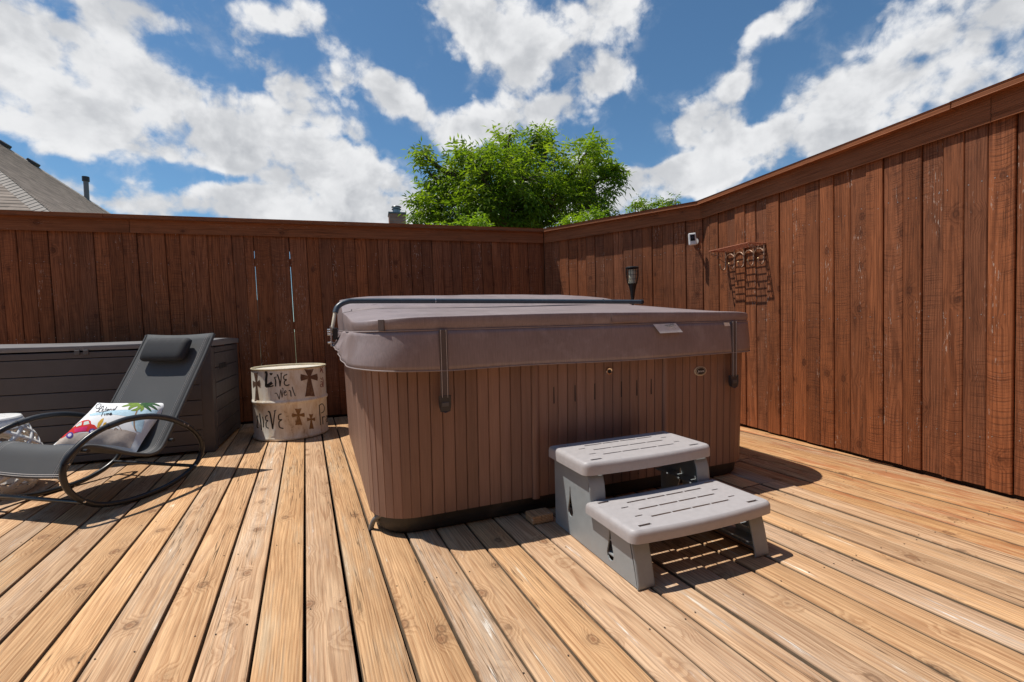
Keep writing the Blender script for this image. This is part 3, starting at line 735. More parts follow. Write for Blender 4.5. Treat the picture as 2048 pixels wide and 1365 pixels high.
def strap(uu, zb):
    st = MB(); n_ = 8; wd = .020
    zs = np.linspace(.984, zb + .03, 14)
    def vv(z): return CV0 - .0165 if z > .80 else CV0 - .0165 + (.80 - z) * .02
    st.grid([[(uu - wd, vv(z), z) for z in zs], [(uu + wd, vv(z), z) for z in zs]])
    s_ = st.build('tie_strap', M['strap'], tub); md = s_.modifiers.new('thickness', 'SOLIDIFY'); md.thickness = .003
    for sx in (-.013, .013):
        q = MB(); q.tube([(uu + sx, vv(z) - .0018, z) for z in zs], .0012, 5); q.build('stitching', M['stitch'], s_)
    b_ = MB(); pr_ = [(-.026, .035), (.026, .035), (.027, -.005), (.020, -.032), (0, -.040), (-.020, -.032), (-.027, -.005)]
    b_.prism(pr_, lambda x, y, k: (uu + x, CV0 + .012 - k * .026, zb + y)); bk = b_.build('buckle', M['buckle'], s_, bevel=.005)
    c_ = MB(); c_.box((uu, CV0 - .0155, zb - .002), (.034, .005, .020)); c_.build('buckle_clip', simple('buckle_grey', (.09, .088, .09), .45) if 'buckle_grey' not in bpy.data.materials else bpy.data.materials['buckle_grey'], s_, bevel=.002)
strap(.098, .635); strap(1.905, .618)
# cover lifter
lf = MB(); pth = spline([(2.142, FOLD + .01, 1.166), (1.2, FOLD + .005, 1.176), (.2, FOLD, 1.184), (-.18, FOLD, 1.186), (-.262, FOLD - .01, 1.180), (-.318, FOLD - .03, 1.150), (-.340, FOLD - .05, 1.105)], 8)
lf.tube(pth, .0175, 12); bar = lf.build('lifter_bar', M['pipe'], tub, smooth=60)
lf = MB(); lf.tube([(2.128, FOLD + .01, 1.166), (2.150, FOLD + .01, 1.166)], .021, 14); lf.build('end_cap', M['rubber'], bar, smooth=40)
for uu in (.34, 1.75):
    lf = MB(); lf.tube([(uu - .003, FOLD + .002, 1.1835 if uu < 1 else 1.172), (uu + .003, FOLD + .002, 1.1835 if uu < 1 else 1.172)], .0192, 14); lf.build('pipe_joint', M['steel'] if uu < 1 else M['pipe'], bar, smooth=40)
lf = MB(); lf.tube([(-.340, FOLD - .05, 1.11), (-.352, FOLD - .08, 1.05), (-.366, FOLD - .10, .985)], .0105, 10); arm = lf.build('lifter_arm', M['cream'], tub, smooth=60)
lf = MB(); lf.box((-.372, FOLD - .10, .955), (.008, .055, .13)); br = lf.build('lifter_bracket', M['steel'], tub, bevel=.002)
lf = MB(); lf.box((-.345, FOLD - .10, .97), (.03, .05, .075)); lf.build('pivot_block', M['rubber'], br, bevel=.004)
lf = MB(); lf.box((-.338, FOLD - .10, .882), (.075, .05, .008), Matrix.Rotation(.5, 3, 'Y')); lf.build('bracket_foot', M['steelblue'], br, bevel=.002)
for dz_, dv in ((.035, .012), (.005, -.01), (-.048, .0), (.02, .02)):
    lf = MB(); lf.tube([(-.392, FOLD - .10 + dv, .96 + dz_), (-.325, FOLD - .10 + dv, .96 + dz_)], .0065, 6); lf.build('bolt', M['steel'], br)
# power conduit
cd = MB(); wm = lambda p: TM.inverted() @ Vector(p)
cd.tube(spline([wm((.09, 2.42, .085)), wm((.035, 2.395, .092)), wm((-.015, 2.43, .055)), wm((-.035, 2.455, 0.0)), wm((-.04, 2.47, -.06))], 6), .0125, 10)
cd.build('power_conduit', simple('grey_conduit', (.16, .165, .165), .5), tub, smooth=60)
wb = MB(); wb.box((0, 0, .020), (.115, .09, .04)); o = wb.build('wood_block', M['deck'], bevel=.003); o.location = (.79, 2.268, .0); o.rotation_euler = (0, 0, .1)
tag(o, 'small brown timber offcut lying under the front edge of the tub beside the steps', 'wood block')

# ------------------------------------------------------------------ tub steps
steps = thing('tub_steps', 'grey plastic two-tread step unit standing in front of the tub', 'steps', TO, TR)
W0, W1 = .600, 1.318
def tread(name, v0, v1, zt, zb, slots, bow):
    mb = MB()
    wv = v1 - v0
    def outline(ins, n=10):
        r = .035; P = []
        def front(u):   # bowed front edge
            q = (u - (W0 + W1) / 2) / ((W1 - W0) / 2); return v0 - bow * (1 - q * q)
        for k in range(7):
            a = math.pi + math.pi / 2 * k / 6; P.append((W0 + r + (r - ins) * math.cos(a), front(W0 + r) + r + (r - ins) * math.sin(a)))
        for k in range(1, 16):
            u = W0 + r + (W1 - W0 - 2 * r) * k / 16; P.append((u, front(u) + ins))
        for k in range(7):
            a = 1.5 * math.pi + math.pi / 2 * k / 6; P.append((W1 - r + (r - ins) * math.cos(a), front(W1 - r) + r + (r - ins) * math.sin(a)))
        P += [(W1 - ins - .002, v1 - ins), (W0 + ins + .002, v1 - ins)]
        return P
    loops = [(0.0, zb), (0.0, zt - .024), (.0016, zt - .014), (.006, zt - .0055), (.013, zt - .0012), (.022, zt)]
    rows = [[(x, y, z) for x, y in outline(i)] for i, z in loops]
    vs = mb.grid(rows, close_u=True)
    inner = outline(-.0 + .004); mb.grid([[(x, y, zb) for x, y in outline(0)], [(x, y, zb) for x, y in outline(.004)], [(x, y, zt - .012) for x, y in outline(.006)]], close_u=True)
    top = outline(.022)
    holes = []
    for (a, b_, y, h) in slots:
        ya = v0 + wv * y; x0_, x1_ = W0 + (W1 - W0) * a, W0 + (W1 - W0) * b_
        holes.append([(x0_, ya - h), (x1_, ya - h), (x1_, ya + h), (x0_, ya + h)])
    mb.prism(top, lambda x, y, k: (x, y, zt - k * .006), holes)
    o = mb.build(name, M['tread'], steps, smooth=60)
    for p in o.data.polygons:
        if abs(p.normal.z) > .985: p.use_smooth = False
    return o
def rows_(vals):
    out = []
    for y, a, b_ in vals:
        n_ = 4; L = (b_ - a) / n_
        for k in range(n_): out.append((a + L * k + (.004 if k else 0), a + L * (k + 1) - .004, y, .0055))
    return out
ends = lambda: [(.075, .155, .10, .007), (.135, .185, .34, .004), (.135, .185, .62, .004), (.055, .13, .88, .007), (.845, .925, .10, .007), (.815, .865, .34, .004), (.815, .865, .62, .004), (.87, .945, .88, .007)]
tread('tread', -.79, -.455, .226, .176, rows_([(.26, .215, .785), (.50, .215, .785), (.74, .215, .785)]) + ends(), .022)
tread('tread', -.455, -.105, .392, .335, rows_([(.26, .215, .785), (.50, .215, .785), (.74, .215, .785)]) + ends(), .022)
def side_leg(right):
    uo = W1 - .03 if right else W0 + .028            # outer face of the panel
    s = -1 if right else 1
    def hole(cv, cz, h):
        P = []
        for k in range(9):
            a = math.pi + .55 + (math.pi - 1.1) * k / 8 if False else math.pi * .86 + (math.pi * 1.28) * k / 8
            P.append((cv + .025 * math.cos(a), cz + .027 * math.sin(a)))
        P += [(cv + .014, cz + .04), (cv + .007, cz + .07), (cv + .003, cz + h), (cv - .003, cz + h), (cv - .007, cz + .07), (cv - .014, cz + .04)]; return P
    poly = [(-.115, 0), (-.115, .345), (-.43, .345), (-.435, .30), (-.447, .24), (-.462, .185), (-.72, .185), (-.735, .15), (-.75, .10), (-.765, .045), (-.775, 0)]
    mb = MB(); mb.prism(poly, lambda x, y, k: (uo + s * k * .006, x, y), [hole(-.27, .115, .115), hole(-.60, .055, .095)])
    lg = mb.build('side_panel', M['leg'], steps)
    for prof in ([(-.425, .34), (-.452, .325), (-.468, .29), (-.474, .24), (-.478, .18)], [(-.735, .182), (-.762, .165), (-.778, .12), (-.792, .06), (-.802, .012), (-.800, 0)]):
        p_ = spline([(0, a, b_) for a, b_ in prof], 4); mb = MB(); wd = .072
        mb.grid([[(uo + s * x, p[1] + .020, p[2]) for p in p_] for x in (-.004, 0.004, wd - .006, wd)])
        f_ = mb.build('leg_flange', M['leg'], lg, smooth=60); md = f_.modifiers.new('t', 'SOLIDIFY'); md.thickness = .006; md.offset = 1
    for (v_, z_, w_, h_) in ((-.60, .05, .30, .006), (-.60, .11, .28, .006), (-.28, .2, .28, .006)):
        mb = MB(); mb.box((uo + s * .036, v_, z_), (.06, w_, h_)); mb.build('rib', M['leg'], lg)
side_leg(False); side_leg(True)
mb = MB(); mb.box(((W0 + W1) / 2, -.12, .27), (W1 - W0 - .07, .006, .11)); mb.build('rear_panel', M['leg'], steps)

# ------------------------------------------------------------------ storage box
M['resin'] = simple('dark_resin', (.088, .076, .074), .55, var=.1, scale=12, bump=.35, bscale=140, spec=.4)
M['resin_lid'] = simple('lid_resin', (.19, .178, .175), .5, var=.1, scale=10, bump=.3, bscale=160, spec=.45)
BX = thing('storage_box', 'large dark grey resin deck box with horizontal slats and a lid, behind the lounger', 'storage box', (-1.29, 4.52, 0), R(3))
bw, bd_ = 1.86, 1.02
mb = MB(); mb.box((-bw / 2, bd_ / 2, .44), (bw - .03, bd_ - .03, .84)); mb.build('body', M['batten'], BX)
zs_ = [.02, .075, .195, .32, .443, .570, .697, .825, .876]
for k in range(len(zs_) - 1):
    h = zs_[k + 1] - zs_[k] - .005; zc = (zs_[k] + zs_[k + 1]) / 2
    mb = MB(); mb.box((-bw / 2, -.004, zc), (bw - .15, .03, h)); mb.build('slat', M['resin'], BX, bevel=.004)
    mb = MB(); mb.box((-.006, bd_ / 2, zc), (.03, bd_ - .15, h)); mb.build('slat', M['resin'], BX, bevel=.004)
    mb = MB(); mb.box((-bw + .006, bd_ / 2, zc), (.03, bd_ - .15, h)); mb.build('slat', M['resin'], BX, bevel=.004)
for x_ in (-.045, -bw + .045):
    for y_ in (.035, bd_ - .045):
        mb = MB(); mb.box((x_, y_, .44), (.10, .10, .88)); mb.build('corner_post', M['resin'], BX, bevel=.008)
mb = MB()
lw, ld = bw + .03, bd_ + .03
ny_ = 8; nx_ = 16
def lidz(x, y): return .938 - .012 * math.sin(math.pi * (x / lw)) + .010 * math.sin(math.pi * y / ld)
rows = [[(-(k / nx_) * lw + .015, (j / ny_) * ld - .018, lidz(k / nx_ * lw, j / ny_ * ld) + (.0 if 0 < j < ny_ and 0 < k < nx_ else -.006)) for k in range(nx_ + 1)] for j in range(ny_ + 1)]
mb.grid(rows)
edge = rows[0] + [r[-1] for r in rows[1:]] + list(reversed(rows[-1]))[1:] + [r[0] for r in reversed(rows)][1:-1]
ctr = V(-lw / 2, ld / 2, 0)
mb.grid([edge, [(p[0] * 1.0 + (.004 if p[0] > -.1 else 0), p[1] - (.004 if p[1] < .1 else 0), p[2] - .012) for p in edge], [(p[0], p[1], .886) for p in edge], [(p[0] - (.03 if p[0] > -.1 else -.03), p[1] + (.03 if p[1] < .1 else -.03), .884) for p in edge]], close_u=True)
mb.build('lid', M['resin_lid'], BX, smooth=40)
for x_ in (-.83, -.885):
    mb = MB(); mb.box((x_, -.023, .872), (.034, .012, .036)); mb.build('latch', simple('latch_resin', (.10, .095, .095), .5) if 'latch_resin' not in bpy.data.materials else bpy.data.materials['latch_resin'], BX, bevel=.004)
mb = MB(); mb.box((.010, .34, .70), (.008, .26, .045)); mb.build('side_handle', M['rubber'], BX, bevel=.004)

# ------------------------------------------------------------------ rocking lounger; chair coordinates: (l, z, n) -> world
KS = .952
LV = V(-.5, -.866, 0); NV = V(.866, -.5, 0)
CH0 = LV * (-2.38 * KS) + NV * (-3.4 * KS)
M['mesh_cloth'] = simple('sling_textilene', (.085, .086, .087), .75, var=.06, scale=8, bump=.4, bscale=700, spec=.3, grime=.15, gcol=(.13, .13, .13))
M['black_metal'] = simple('black_tube', (.018, .018, .019), .32, var=.2, spec=.5)
M['grey_metal'] = simple('grey_sleeve', (.035, .038, .042), .38, spec=.5)
M['headrest'] = simple('headrest_cloth', (.028, .028, .030), .7, bump=.3, bscale=500, spec=.3)
chair = thing('rocking_lounger', 'black mesh rocking lounger with oval tube runners, in front of the storage box', 'lounger', CH0)
def cp(l, z, n):
    """unscaled fitted coordinates -> chair-local position"""
    p = LV * (l * KS) + NV * (n * KS); return V(p.x - CH0.x, p.y - CH0.y, 1 - (1 - z) * KS)
hoop = [(-1.938, .224), (-1.952, .303), (-2.004, .362), (-2.084, .417), (-2.182, .453), (-2.30, .472), (-2.444, .463), (-2.581, .42), (-2.699, .35), (-2.786, .262), (-2.819, .17), (-2.784, .08), (-2.692, .017), (-2.557, -.024), (-2.416, -.036), (-2.258, -.030), (-2.116, .003), (-2.025, .062), (-1.962, .14)]
for n_ in (-3.03, -3.775):
    mb = MB(); mb.tube(spline([cp(l, z, n_) for l, z in hoop], 5, True), .0158, 12, closed=True)
    hp = mb.build('runner', M['black_metal'], chair, smooth=60)
    sl_ = spline([cp(l, z, n_) for l, z in hoop[4:9]], 6); mb = MB(); mb.tube(sl_, .0185, 12); mb.build('armrest_sleeve', M['grey_metal'], hp, smooth=60)
    for l, z in ((-2.027, .055), (-2.745, .052), (-1.96, .29), (-2.70, .348), (-2.67, .368)):
        mb = MB(); c_ = cp(l, z, n_); mb.tube([c_ + NV * .012, c_ + NV * .0195], [.0075, .005], 8); mb.build('bolt', M['steel'], hp, smooth=60)
for l, z in ((-2.027, .050), (-2.745, .048), (-2.07, .335), (-2.60, .27)):
    mb = MB(); mb.tube([cp(l, z, -3.03), cp(l, z, -3.775)], .0115, 10); mb.build('cross_bar', M['black_metal'], chair, smooth=60)
prof = [(-3.012, .994), (-2.919, .829), (-2.826, .675), (-2.735, .525), (-2.652, .387), (-2.572, .262), (-2.53, .222), (-2.48, .211), (-2.43, .219), (-2.329, .256), (-2.218, .311), (-2.13, .350), (-2.078, .360), (-2.032, .338), (-1.99, .274), (-1.952, .208)]
sp = spline([(l, z, 0) for l, z in prof], 4)
NA, NB = -3.078, -3.715
cols = [NA + (NB - NA) * k / 10 for k in range(11)]
mb = MB(); mb.grid([[cp(p[0], p[1] - .012 * math.sin(math.pi * k / 10), n_) for k, n_ in enumerate(cols)] for p in sp])
sg = mb.build('sling', M['mesh_cloth'], chair, smooth=60); md = sg.modifiers.new('t', 'SOLIDIFY'); md.thickness = .003
for n_ in (NA + .004, NB - .004):
    mb = MB(); mb.tube([cp(p[0], p[1] - .006, n_) for p in sp], .0115, 8); mb.build('side_rail', M['mesh_cloth'], chair, smooth=60)
def on_sling(f, n_, off=.0025):
    i = min(int(f), len(sp) - 2); p = sp[i].lerp(sp[i + 1], f - i); tq = (sp[i + 1] - sp[i]).normalized()
    k = (n_ - NA) / (NB - NA); nz = (-tq[1], tq[0])   # normal in the l-z plane (upwards)
    if nz[1] < 0: nz = (tq[1], -tq[0])
    return cp(p[0] + nz[0] * off, p[1] - .012 * math.sin(math.pi * k) + nz[1] * off, n_)
for n_ in (NA - .045, NA - .060, NB + .045, NB + .060):
    mb = MB(); mb.tube([on_sling(f, n_) for f in np.linspace(0, len(sp) - 1.01, 70)], .0013, 4); mb.build('stitching', M['stitch'], sg)
for f in (len(sp) - 2.2, len(sp) - 1.6):
    mb = MB(); mb.tube([on_sling(f, n_) for n_ in np.linspace(NA - .01, NB + .01, 12)], .0013, 4); mb.build('stitching', M['stitch'], sg)
# head pillow strapped to the backrest
mb = MB(); rows = []
for a in np.linspace(0, 2 * math.pi, 19)[:-1]:
    r_ = []
    for k in range(15):
        s = k / 14; n_ = -3.195 + (-3.60 + 3.195) * s
        e = min(1, (1 - abs(2 * s - 1)) * 9) ** .5
        pl_, pt_ = .098 * math.cos(a), .034 * math.sin(a)   # along the backrest, out of it
        ca = abs(math.cos(a)) ** .6 * math.copysign(1, math.cos(a)); sa = abs(math.sin(a)) ** .8 * math.copysign(1, math.sin(a))
        d1, d2 = (-.488, .873), (.873, .488)                # up the backrest / outwards (l, z)
        cl, cz = -2.908, .866
        l = cl + d1[0] * .094 * ca * (.85 + .15 * e) + d2[0] * (.022 + .036 * sa * (.35 + .65 * e)); z = cz + d1[1] * .094 * ca * (.85 + .15 * e) + d2[1] * (.022 + .036 * sa * (.35 + .65 * e))
        r_.append(cp(l, z, n_))
    rows.append(r_)
vs = mb.grid(rows, close_v=True)
for j in (0, -1): mb.bm.faces.new([r[j] for r in vs])
mb.build('head_pillow', M['headrest'], chair, smooth=60)

# ------------------------------------------------------------------ printed cushion on the lounger
def w4(l, z, n):
    p = LV * (l * KS) + NV * (n * KS); return V(p.x, p.y, 1 - (1 - z) * KS)
PTL, PTR, PBR, PBL = w4(-2.535, .529, -3.6), w4(-2.76, .500, -3.22), w4(-2.475, .212, -3.20), w4(-2.233, .284, -3.6)
PN = (PTR - PTL).cross(PBL - PTL).normalized()
if PN.y > 0: PN = -PN
PC = (PTL + PTR + PBR + PBL) / 4
def cush(s, t_, side=1, off=0.0):
    pin = lambda q: 4 * q * (1 - q)
    s2 = s + (s - .5) * -.05 * pin(t_); t2 = t_ + (t_ - .5) * -.05 * pin(s)
    p = PTL * (1 - s2) * (1 - t2) + PTR * s2 * (1 - t2) + PBR * s2 * t2 + PBL * (1 - s2) * t2
    b_ = max(pin(s), 0) ** .55 * max(pin(t_), 0) ** .55
    wr = .006 * math.sin(s * 19 + t_ * 7) * (max(0, t_ - .62) * 2.2) * b_ ** .5 + .005 * math.sin(t_ * 23 - s * 9) * max(0, s - .7) * 2.5 * b_ ** .5
    return p + PN * (side * (.066 * b_ + (wr if side > 0 else 0)) + off) - PC
cloth = simple('cushion_cloth', (.86, .86, .85), .85, var=.03, bump=.25, bscale=600, spec=.2)
ob = thing('cushion', 'white square cushion printed with a red car and palm, lying on the lounger', 'cushion', PC)
mb = MB(); n_ = 26
for side in (1, -1): mb.grid([[cush(i / n_, j / n_, side) for i in range(n_ + 1)] for j in range(n_ + 1)])
cover_ = mb.build('cushion_cover', cloth, ob, smooth=70)
# print: coordinates measured on the photograph's cushion are turned into cloth coordinates
Q = [(1085, 90), (1935, 100), (1500, 655), (530, 620)]
def st(px, py):
    s = t_ = .5
    for _ in range(8):
        f = [Q[0][i] * (1 - s) * (1 - t_) + Q[1][i] * s * (1 - t_) + Q[2][i] * s * t_ + Q[3][i] * (1 - s) * t_ - (px, py)[i] for i in (0, 1)]
        a = [-(1 - t_) * Q[0][i] + (1 - t_) * Q[1][i] + t_ * Q[2][i] - t_ * Q[3][i] for i in (0, 1)]
        b_ = [-(1 - s) * Q[0][i] - s * Q[1][i] + s * Q[2][i] + (1 - s) * Q[3][i] for i in (0, 1)]
        det = a[0] * b_[1] - a[1] * b_[0]
        s -= (f[0] * b_[1] - f[1] * b_[0]) / det; t_ -= (a[0] * f[1] - a[1] * f[0]) / det
    return min(max(s, .012), .988), min(max(t_, .012), .988)
def cpt(px, py, off): s, t_ = st(px, py); return cush(s, t_, 1, off)
def flat(name, mat, poly, off, parent, fn, sub=22):
    mb = MB(); mb.prism(poly, lambda x, y, k: V(x, y, 0), h=0)
    for _ in range(4):
        es = [e for e in mb.bm.edges if e.calc_length() > sub]
        if not es: break
        bmesh.ops.subdivide_edges(mb.bm, edges=es, cuts=1); bmesh.ops.triangulate(mb.bm, faces=mb.bm.faces[:])
    for v_ in mb.bm.verts: v_.co = fn(v_.co.x, v_.co.y, off)
    return mb.build(name, mat, parent, smooth=70, weld=False)
def stroke(mb, pts, wd, fn, off, taper=False, per=5, smooth_=True):
    P = spline([(x, y, 0) for x, y in pts], per) if smooth_ and len(pts) > 2 else [V(x, y, 0) for x, y in pts]
    if len(P) == 2: P = [P[0].lerp(P[1], k / 6) for k in range(7)]
    rows = []
    for i, p in enumerate(P):
        d = (P[min(i + 1, len(P) - 1)] - P[max(i - 1, 0)]); d.normalize(); q = V(-d.y, d.x, 0)
        f = i / (len(P) - 1); w_ = wd * (1 if not taper else (math.sin(math.pi * min(f * .9 + .1, 1)) ** .6 + .12))
        rows.append([fn(p.x + q.x * w_ / 2, p.y + q.y * w_ / 2, off), fn(p.x - q.x * w_ / 2, p.y - q.y * w_ / 2, off)])
    mb.grid(rows)
ell = lambda cx, cy, rx, ry, n=20: [(cx + rx * math.cos(2 * math.pi * k / n), cy + ry * math.sin(2 * math.pi * k / n)) for k in range(n)]
ink = lambda nm, c_: simple(nm, c_, .85, var=.18, scale=60, spec=.15)
flat('print_sea', ink('print_sea', (.52, .72, .82)), [(985, 270), (1240, 250), (1500, 235), (1800, 215), (1760, 270), (1620, 330), (1500, 330), (1250, 300), (1000, 300)], .0006, cover_, cpt)
flat('print_sea', bpy.data.materials['print_sea'], [(1500, 340), (1640, 350), (1590, 480), (1530, 470), (1490, 400)], .0008, cover_, cpt)
flat('print_sand', ink('print_sand', (.60, .50, .42)), [(650, 520), (760, 500), (1000, 500), (1200, 470), (1400, 470), (1540, 490), (1440, 630), (1100, 610), (800, 600), (600, 590)], .0006, cover_, cpt)
red = ink('print_red', (.62, .035, .03)); pink = ink('print_pink', (.62, .03, .14)); purple = ink('print_purple', (.09, .06, .26)); blk = ink('print_black', (.02, .02, .025)); pale = ink('print_pale', (.62, .70, .62)); lil = ink('print_lilac', (.62, .58, .70))
car = flat('print_car', red, [(650, 530), (690, 490), (740, 460), (775, 425), (815, 400), (860, 362), (920, 348), (985, 352), (1012, 372), (1018, 410), (1060, 425), (1090, 460), (1085, 490), (1000, 495), (960, 490), (880, 488), (810, 500), (740, 500), (690, 522)], .0012, cover_, cpt)
flat('print_window', pale, [(828, 400), (868, 372), (905, 368), (900, 410), (835, 420)], .0018, car, cpt); flat('print_window', pale, [(928, 372), (985, 366), (1000, 408), (925, 415)], .0018, car, cpt)
flat('print_panel', pink, [(815, 440), (980, 432), (955, 485), (820, 490)], .0018, car, cpt)
for x_, y_ in ((765, 510), (1030, 497)):
    flat('print_wheel', purple, ell(x_, y_, 44, 36), .0020, car, cpt); flat('print_wheel_disc', lil, ell(x_, y_, 24, 20, 14), .0026, car, cpt)
yel = ink('print_yellow', (.62, .36, .05)); grn = ink('print_green', (.20, .30, .06)); dgr = ink('print_dark_green', (.05, .12, .05)); brn = ink('print_brown', (.36, .22, .13))
flat('print_surfboard', yel, [(1085, 450), (1100, 400), (1140, 360), (1170, 345), (1160, 385), (1130, 430), (1100, 465)], .0014, cover_, cpt); flat('print_surfboard', yel, [(1150, 440), (1170, 405), (1200, 395), (1195, 420), (1170, 445)], .0014, cover_, cpt)
mb = MB(); stroke(mb, [(1590, 160), (1555, 260), (1525, 350), (1520, 430), (1535, 470)], 16, cpt, .0014); mb.build('print_trunk', brn, cover_)
mb = MB(); mb2 = MB()
for (a, b_, c_) in (((1590, 150), (1520, 110), (1450, 125)), ((1590, 150), (1500, 150), (1380, 190)), ((1590, 155), (1500, 190), (1460, 240)), ((1590, 155), (1570, 220), (1490, 250)), ((1595, 150), (1620, 200), (1600, 255))): stroke(mb, [a, b_, c_], 34, cpt, .0018, True)
for (a, b_, c_) in (((1590, 150), (1680, 95), (1770, 100)), ((1590, 150), (1700, 125), (1820, 165)), ((1600, 150), (1700, 160), (1790, 215)), ((1600, 155), (1670, 190), (1720, 240))): stroke(mb2, [a, b_, c_], 32, cpt, .0019, True)
mb.build('print_frond', grn, cover_); mb2.build('print_frond', dgr, cover_)
mb = MB()
for pts in ([(1112, 112), (1078, 135), (1068, 178), (1088, 200), (1122, 175), (1132, 130), (1108, 112)], [(1146, 165), (1140, 196)], [(1143, 178), (1164, 163), (1166, 196)],
            [(1105, 207), (1152, 198)], [(1128, 202), (1095, 246)], [(1070, 250), (1116, 244)], [(1170, 214), (1150, 222), (1162, 232), (1140, 243)], [(1207, 182), (1182, 243)], [(1226, 222), (1206, 228), (1206, 243), (1222, 239), (1230, 222), (1226, 245)], [(1243, 223), (1239, 245)], [(1241, 232), (1258, 222), (1261, 245)], [(1302, 224), (1280, 229), (1280, 244), (1299, 241)], [(1330, 178), (1298, 245)],
            [(1108, 264), (1218, 249)], [(1166, 256), (1140, 320)], [(1183, 286), (1177, 314)], [(1200, 287), (1196, 314)], [(1199, 296), (1214, 286), (1212, 313)], [(1214, 296), (1230, 285), (1230, 312)], [(1243, 299), (1265, 291), (1258, 281), (1242, 293), (1246, 310), (1271, 301)]):
    stroke(mb, pts, 7.5, cpt, .0016, per=4)
mb.build('print_lettering', blk, cover_, weld=False)
mb = MB()
for pts in ([(1290, 440), (1320, 430), (1345, 440)], [(1285, 480), (1300, 460), (1330, 475)], [(1350, 450), (1370, 480)]): stroke(mb, pts, 7, cpt, .0014)
mb.build('print_shells', brn, cover_)

# ------------------------------------------------------------------ painted drum
M['drum'] = None
def drum_mat():
    m, t, b = base_mat('drum_paint'); o = t.n('ShaderNodeTexCoord').outputs['Object']; x, y, z = t.sep(o)
    n = t.noise(t.comb(t.m('MULTIPLY', x, 9.0), t.m('MULTIPLY', y, 9.0), t.m('MULTIPLY', z, 3.5)), 1.0, 7, .68, .3); n2 = t.noise(o, 45, 5, .7)
    n3 = t.noise(t.comb(t.m('MULTIPLY', x, 160.0), t.m('MULTIPLY', y, 160.0), t.m('MULTIPLY', z, 6.0)), 1.0, 3, .6)
    c = t.mix(t.ss(n, .40, .66), (.84, .79, .70), (.66, .53, .38))
    c = t.mix(t.m('MULTIPLY', t.ss(n3, .5, .7), .35), c, (.40, .31, .22))
    c = t.mix(t.m('MULTIPLY', t.ss(t.m('ADD', t.m('MULTIPLY', n, .65), t.m('MULTIPLY', n2, .35)), .575, .66), .75), c, (.24, .13, .06))
    t.put(b.inputs['Base Color'], c); t.put(b.inputs['Roughness'], t.lin(n, .3, .7, .32, .6))
    bp = t.n('ShaderNodeBump'); bp.inputs['Strength'].default_value = .3; bp.inputs['Distance'].default_value = .002; t.put(bp.inputs['Height'], n2); t.put(b.inputs['Normal'], bp.outputs[0])
    return m
M['drum'] = drum_mat()
DR = .324; DH = .655
drum = thing('painted_drum', 'white distressed steel drum painted with words and crosses, between storage box and tub', 'drum', (-.77, 5.0, 0))
mb = MB()
pf = [(DR - .012, .0), (DR + .004, .004), (DR + .010, .014), (DR + .006, .030), (DR, .040), (DR, .325), (DR + .004, .335), (DR + .010, .342), (DR + .012, .350), (DR + .010, .358), (DR + .004, .365), (DR, .375), (DR, DH - .014)]
mb.lathe(pf, n=72, cap0=True); mb.build('shell', M['drum'], drum, smooth=50)
mb = MB(); mb.lathe([(DR, DH - .014), (DR + .006, DH - .010), (DR + .007, DH - .002), (DR + .002, DH + .003), (DR - .006, DH), (DR - .008, DH - .018)], n=72); mb.build('rim', simple('rim_paint', (.60, .52, .36), .4, grime=.5, gcol=(.25, .14, .06)), drum, smooth=60)
mb = MB(); mb.lathe([(DR - .008, DH - .016), (.2, DH - .014), (.05, DH - .012)], n=48, cap1=True); lid_ = mb.build('lid', M['drum'], drum, smooth=60)
dkb = simple('letter_black', (.022, .016, .012), .55, grime=.25, gcol=(.2, .14, .09)); dkr = simple('cross_brown', (.13, .065, .04), .6, var=.4, scale=70, grime=.5, gcol=(.38, .27, .18)); tan_ = simple('cross_tan', (.24, .125, .045), .6, var=.35, scale=70, grime=.5, gcol=(.42, .30, .18)); redd = simple('heart_red', (.26, .075, .06), .6, var=.3, grime=.5, gcol=(.45, .36, .28))
PHI = math.atan2(-5.0, .77)
def dmap(cx, cy, off):
    px = 460 + .1612 * cx; py = 680 + .1612 * cy
    th = math.asin(min(max((px - 579) / 75.5, -.999), .999)); yt = 741 - 8 * (1 - math.cos(th)) - (px - 579) * .012; yb = 880.5 - 14 * (1 - math.cos(th)) - (px - 579) * .075
    z = DH * (yb - py) / (yb - yt); a = PHI + th; r = DR + .0012 + off
    if .328 < z < .372: r += .011 - abs(z - .35) * .2
    return V(r * math.cos(a), r * math.sin(a), z)
mb = MB()
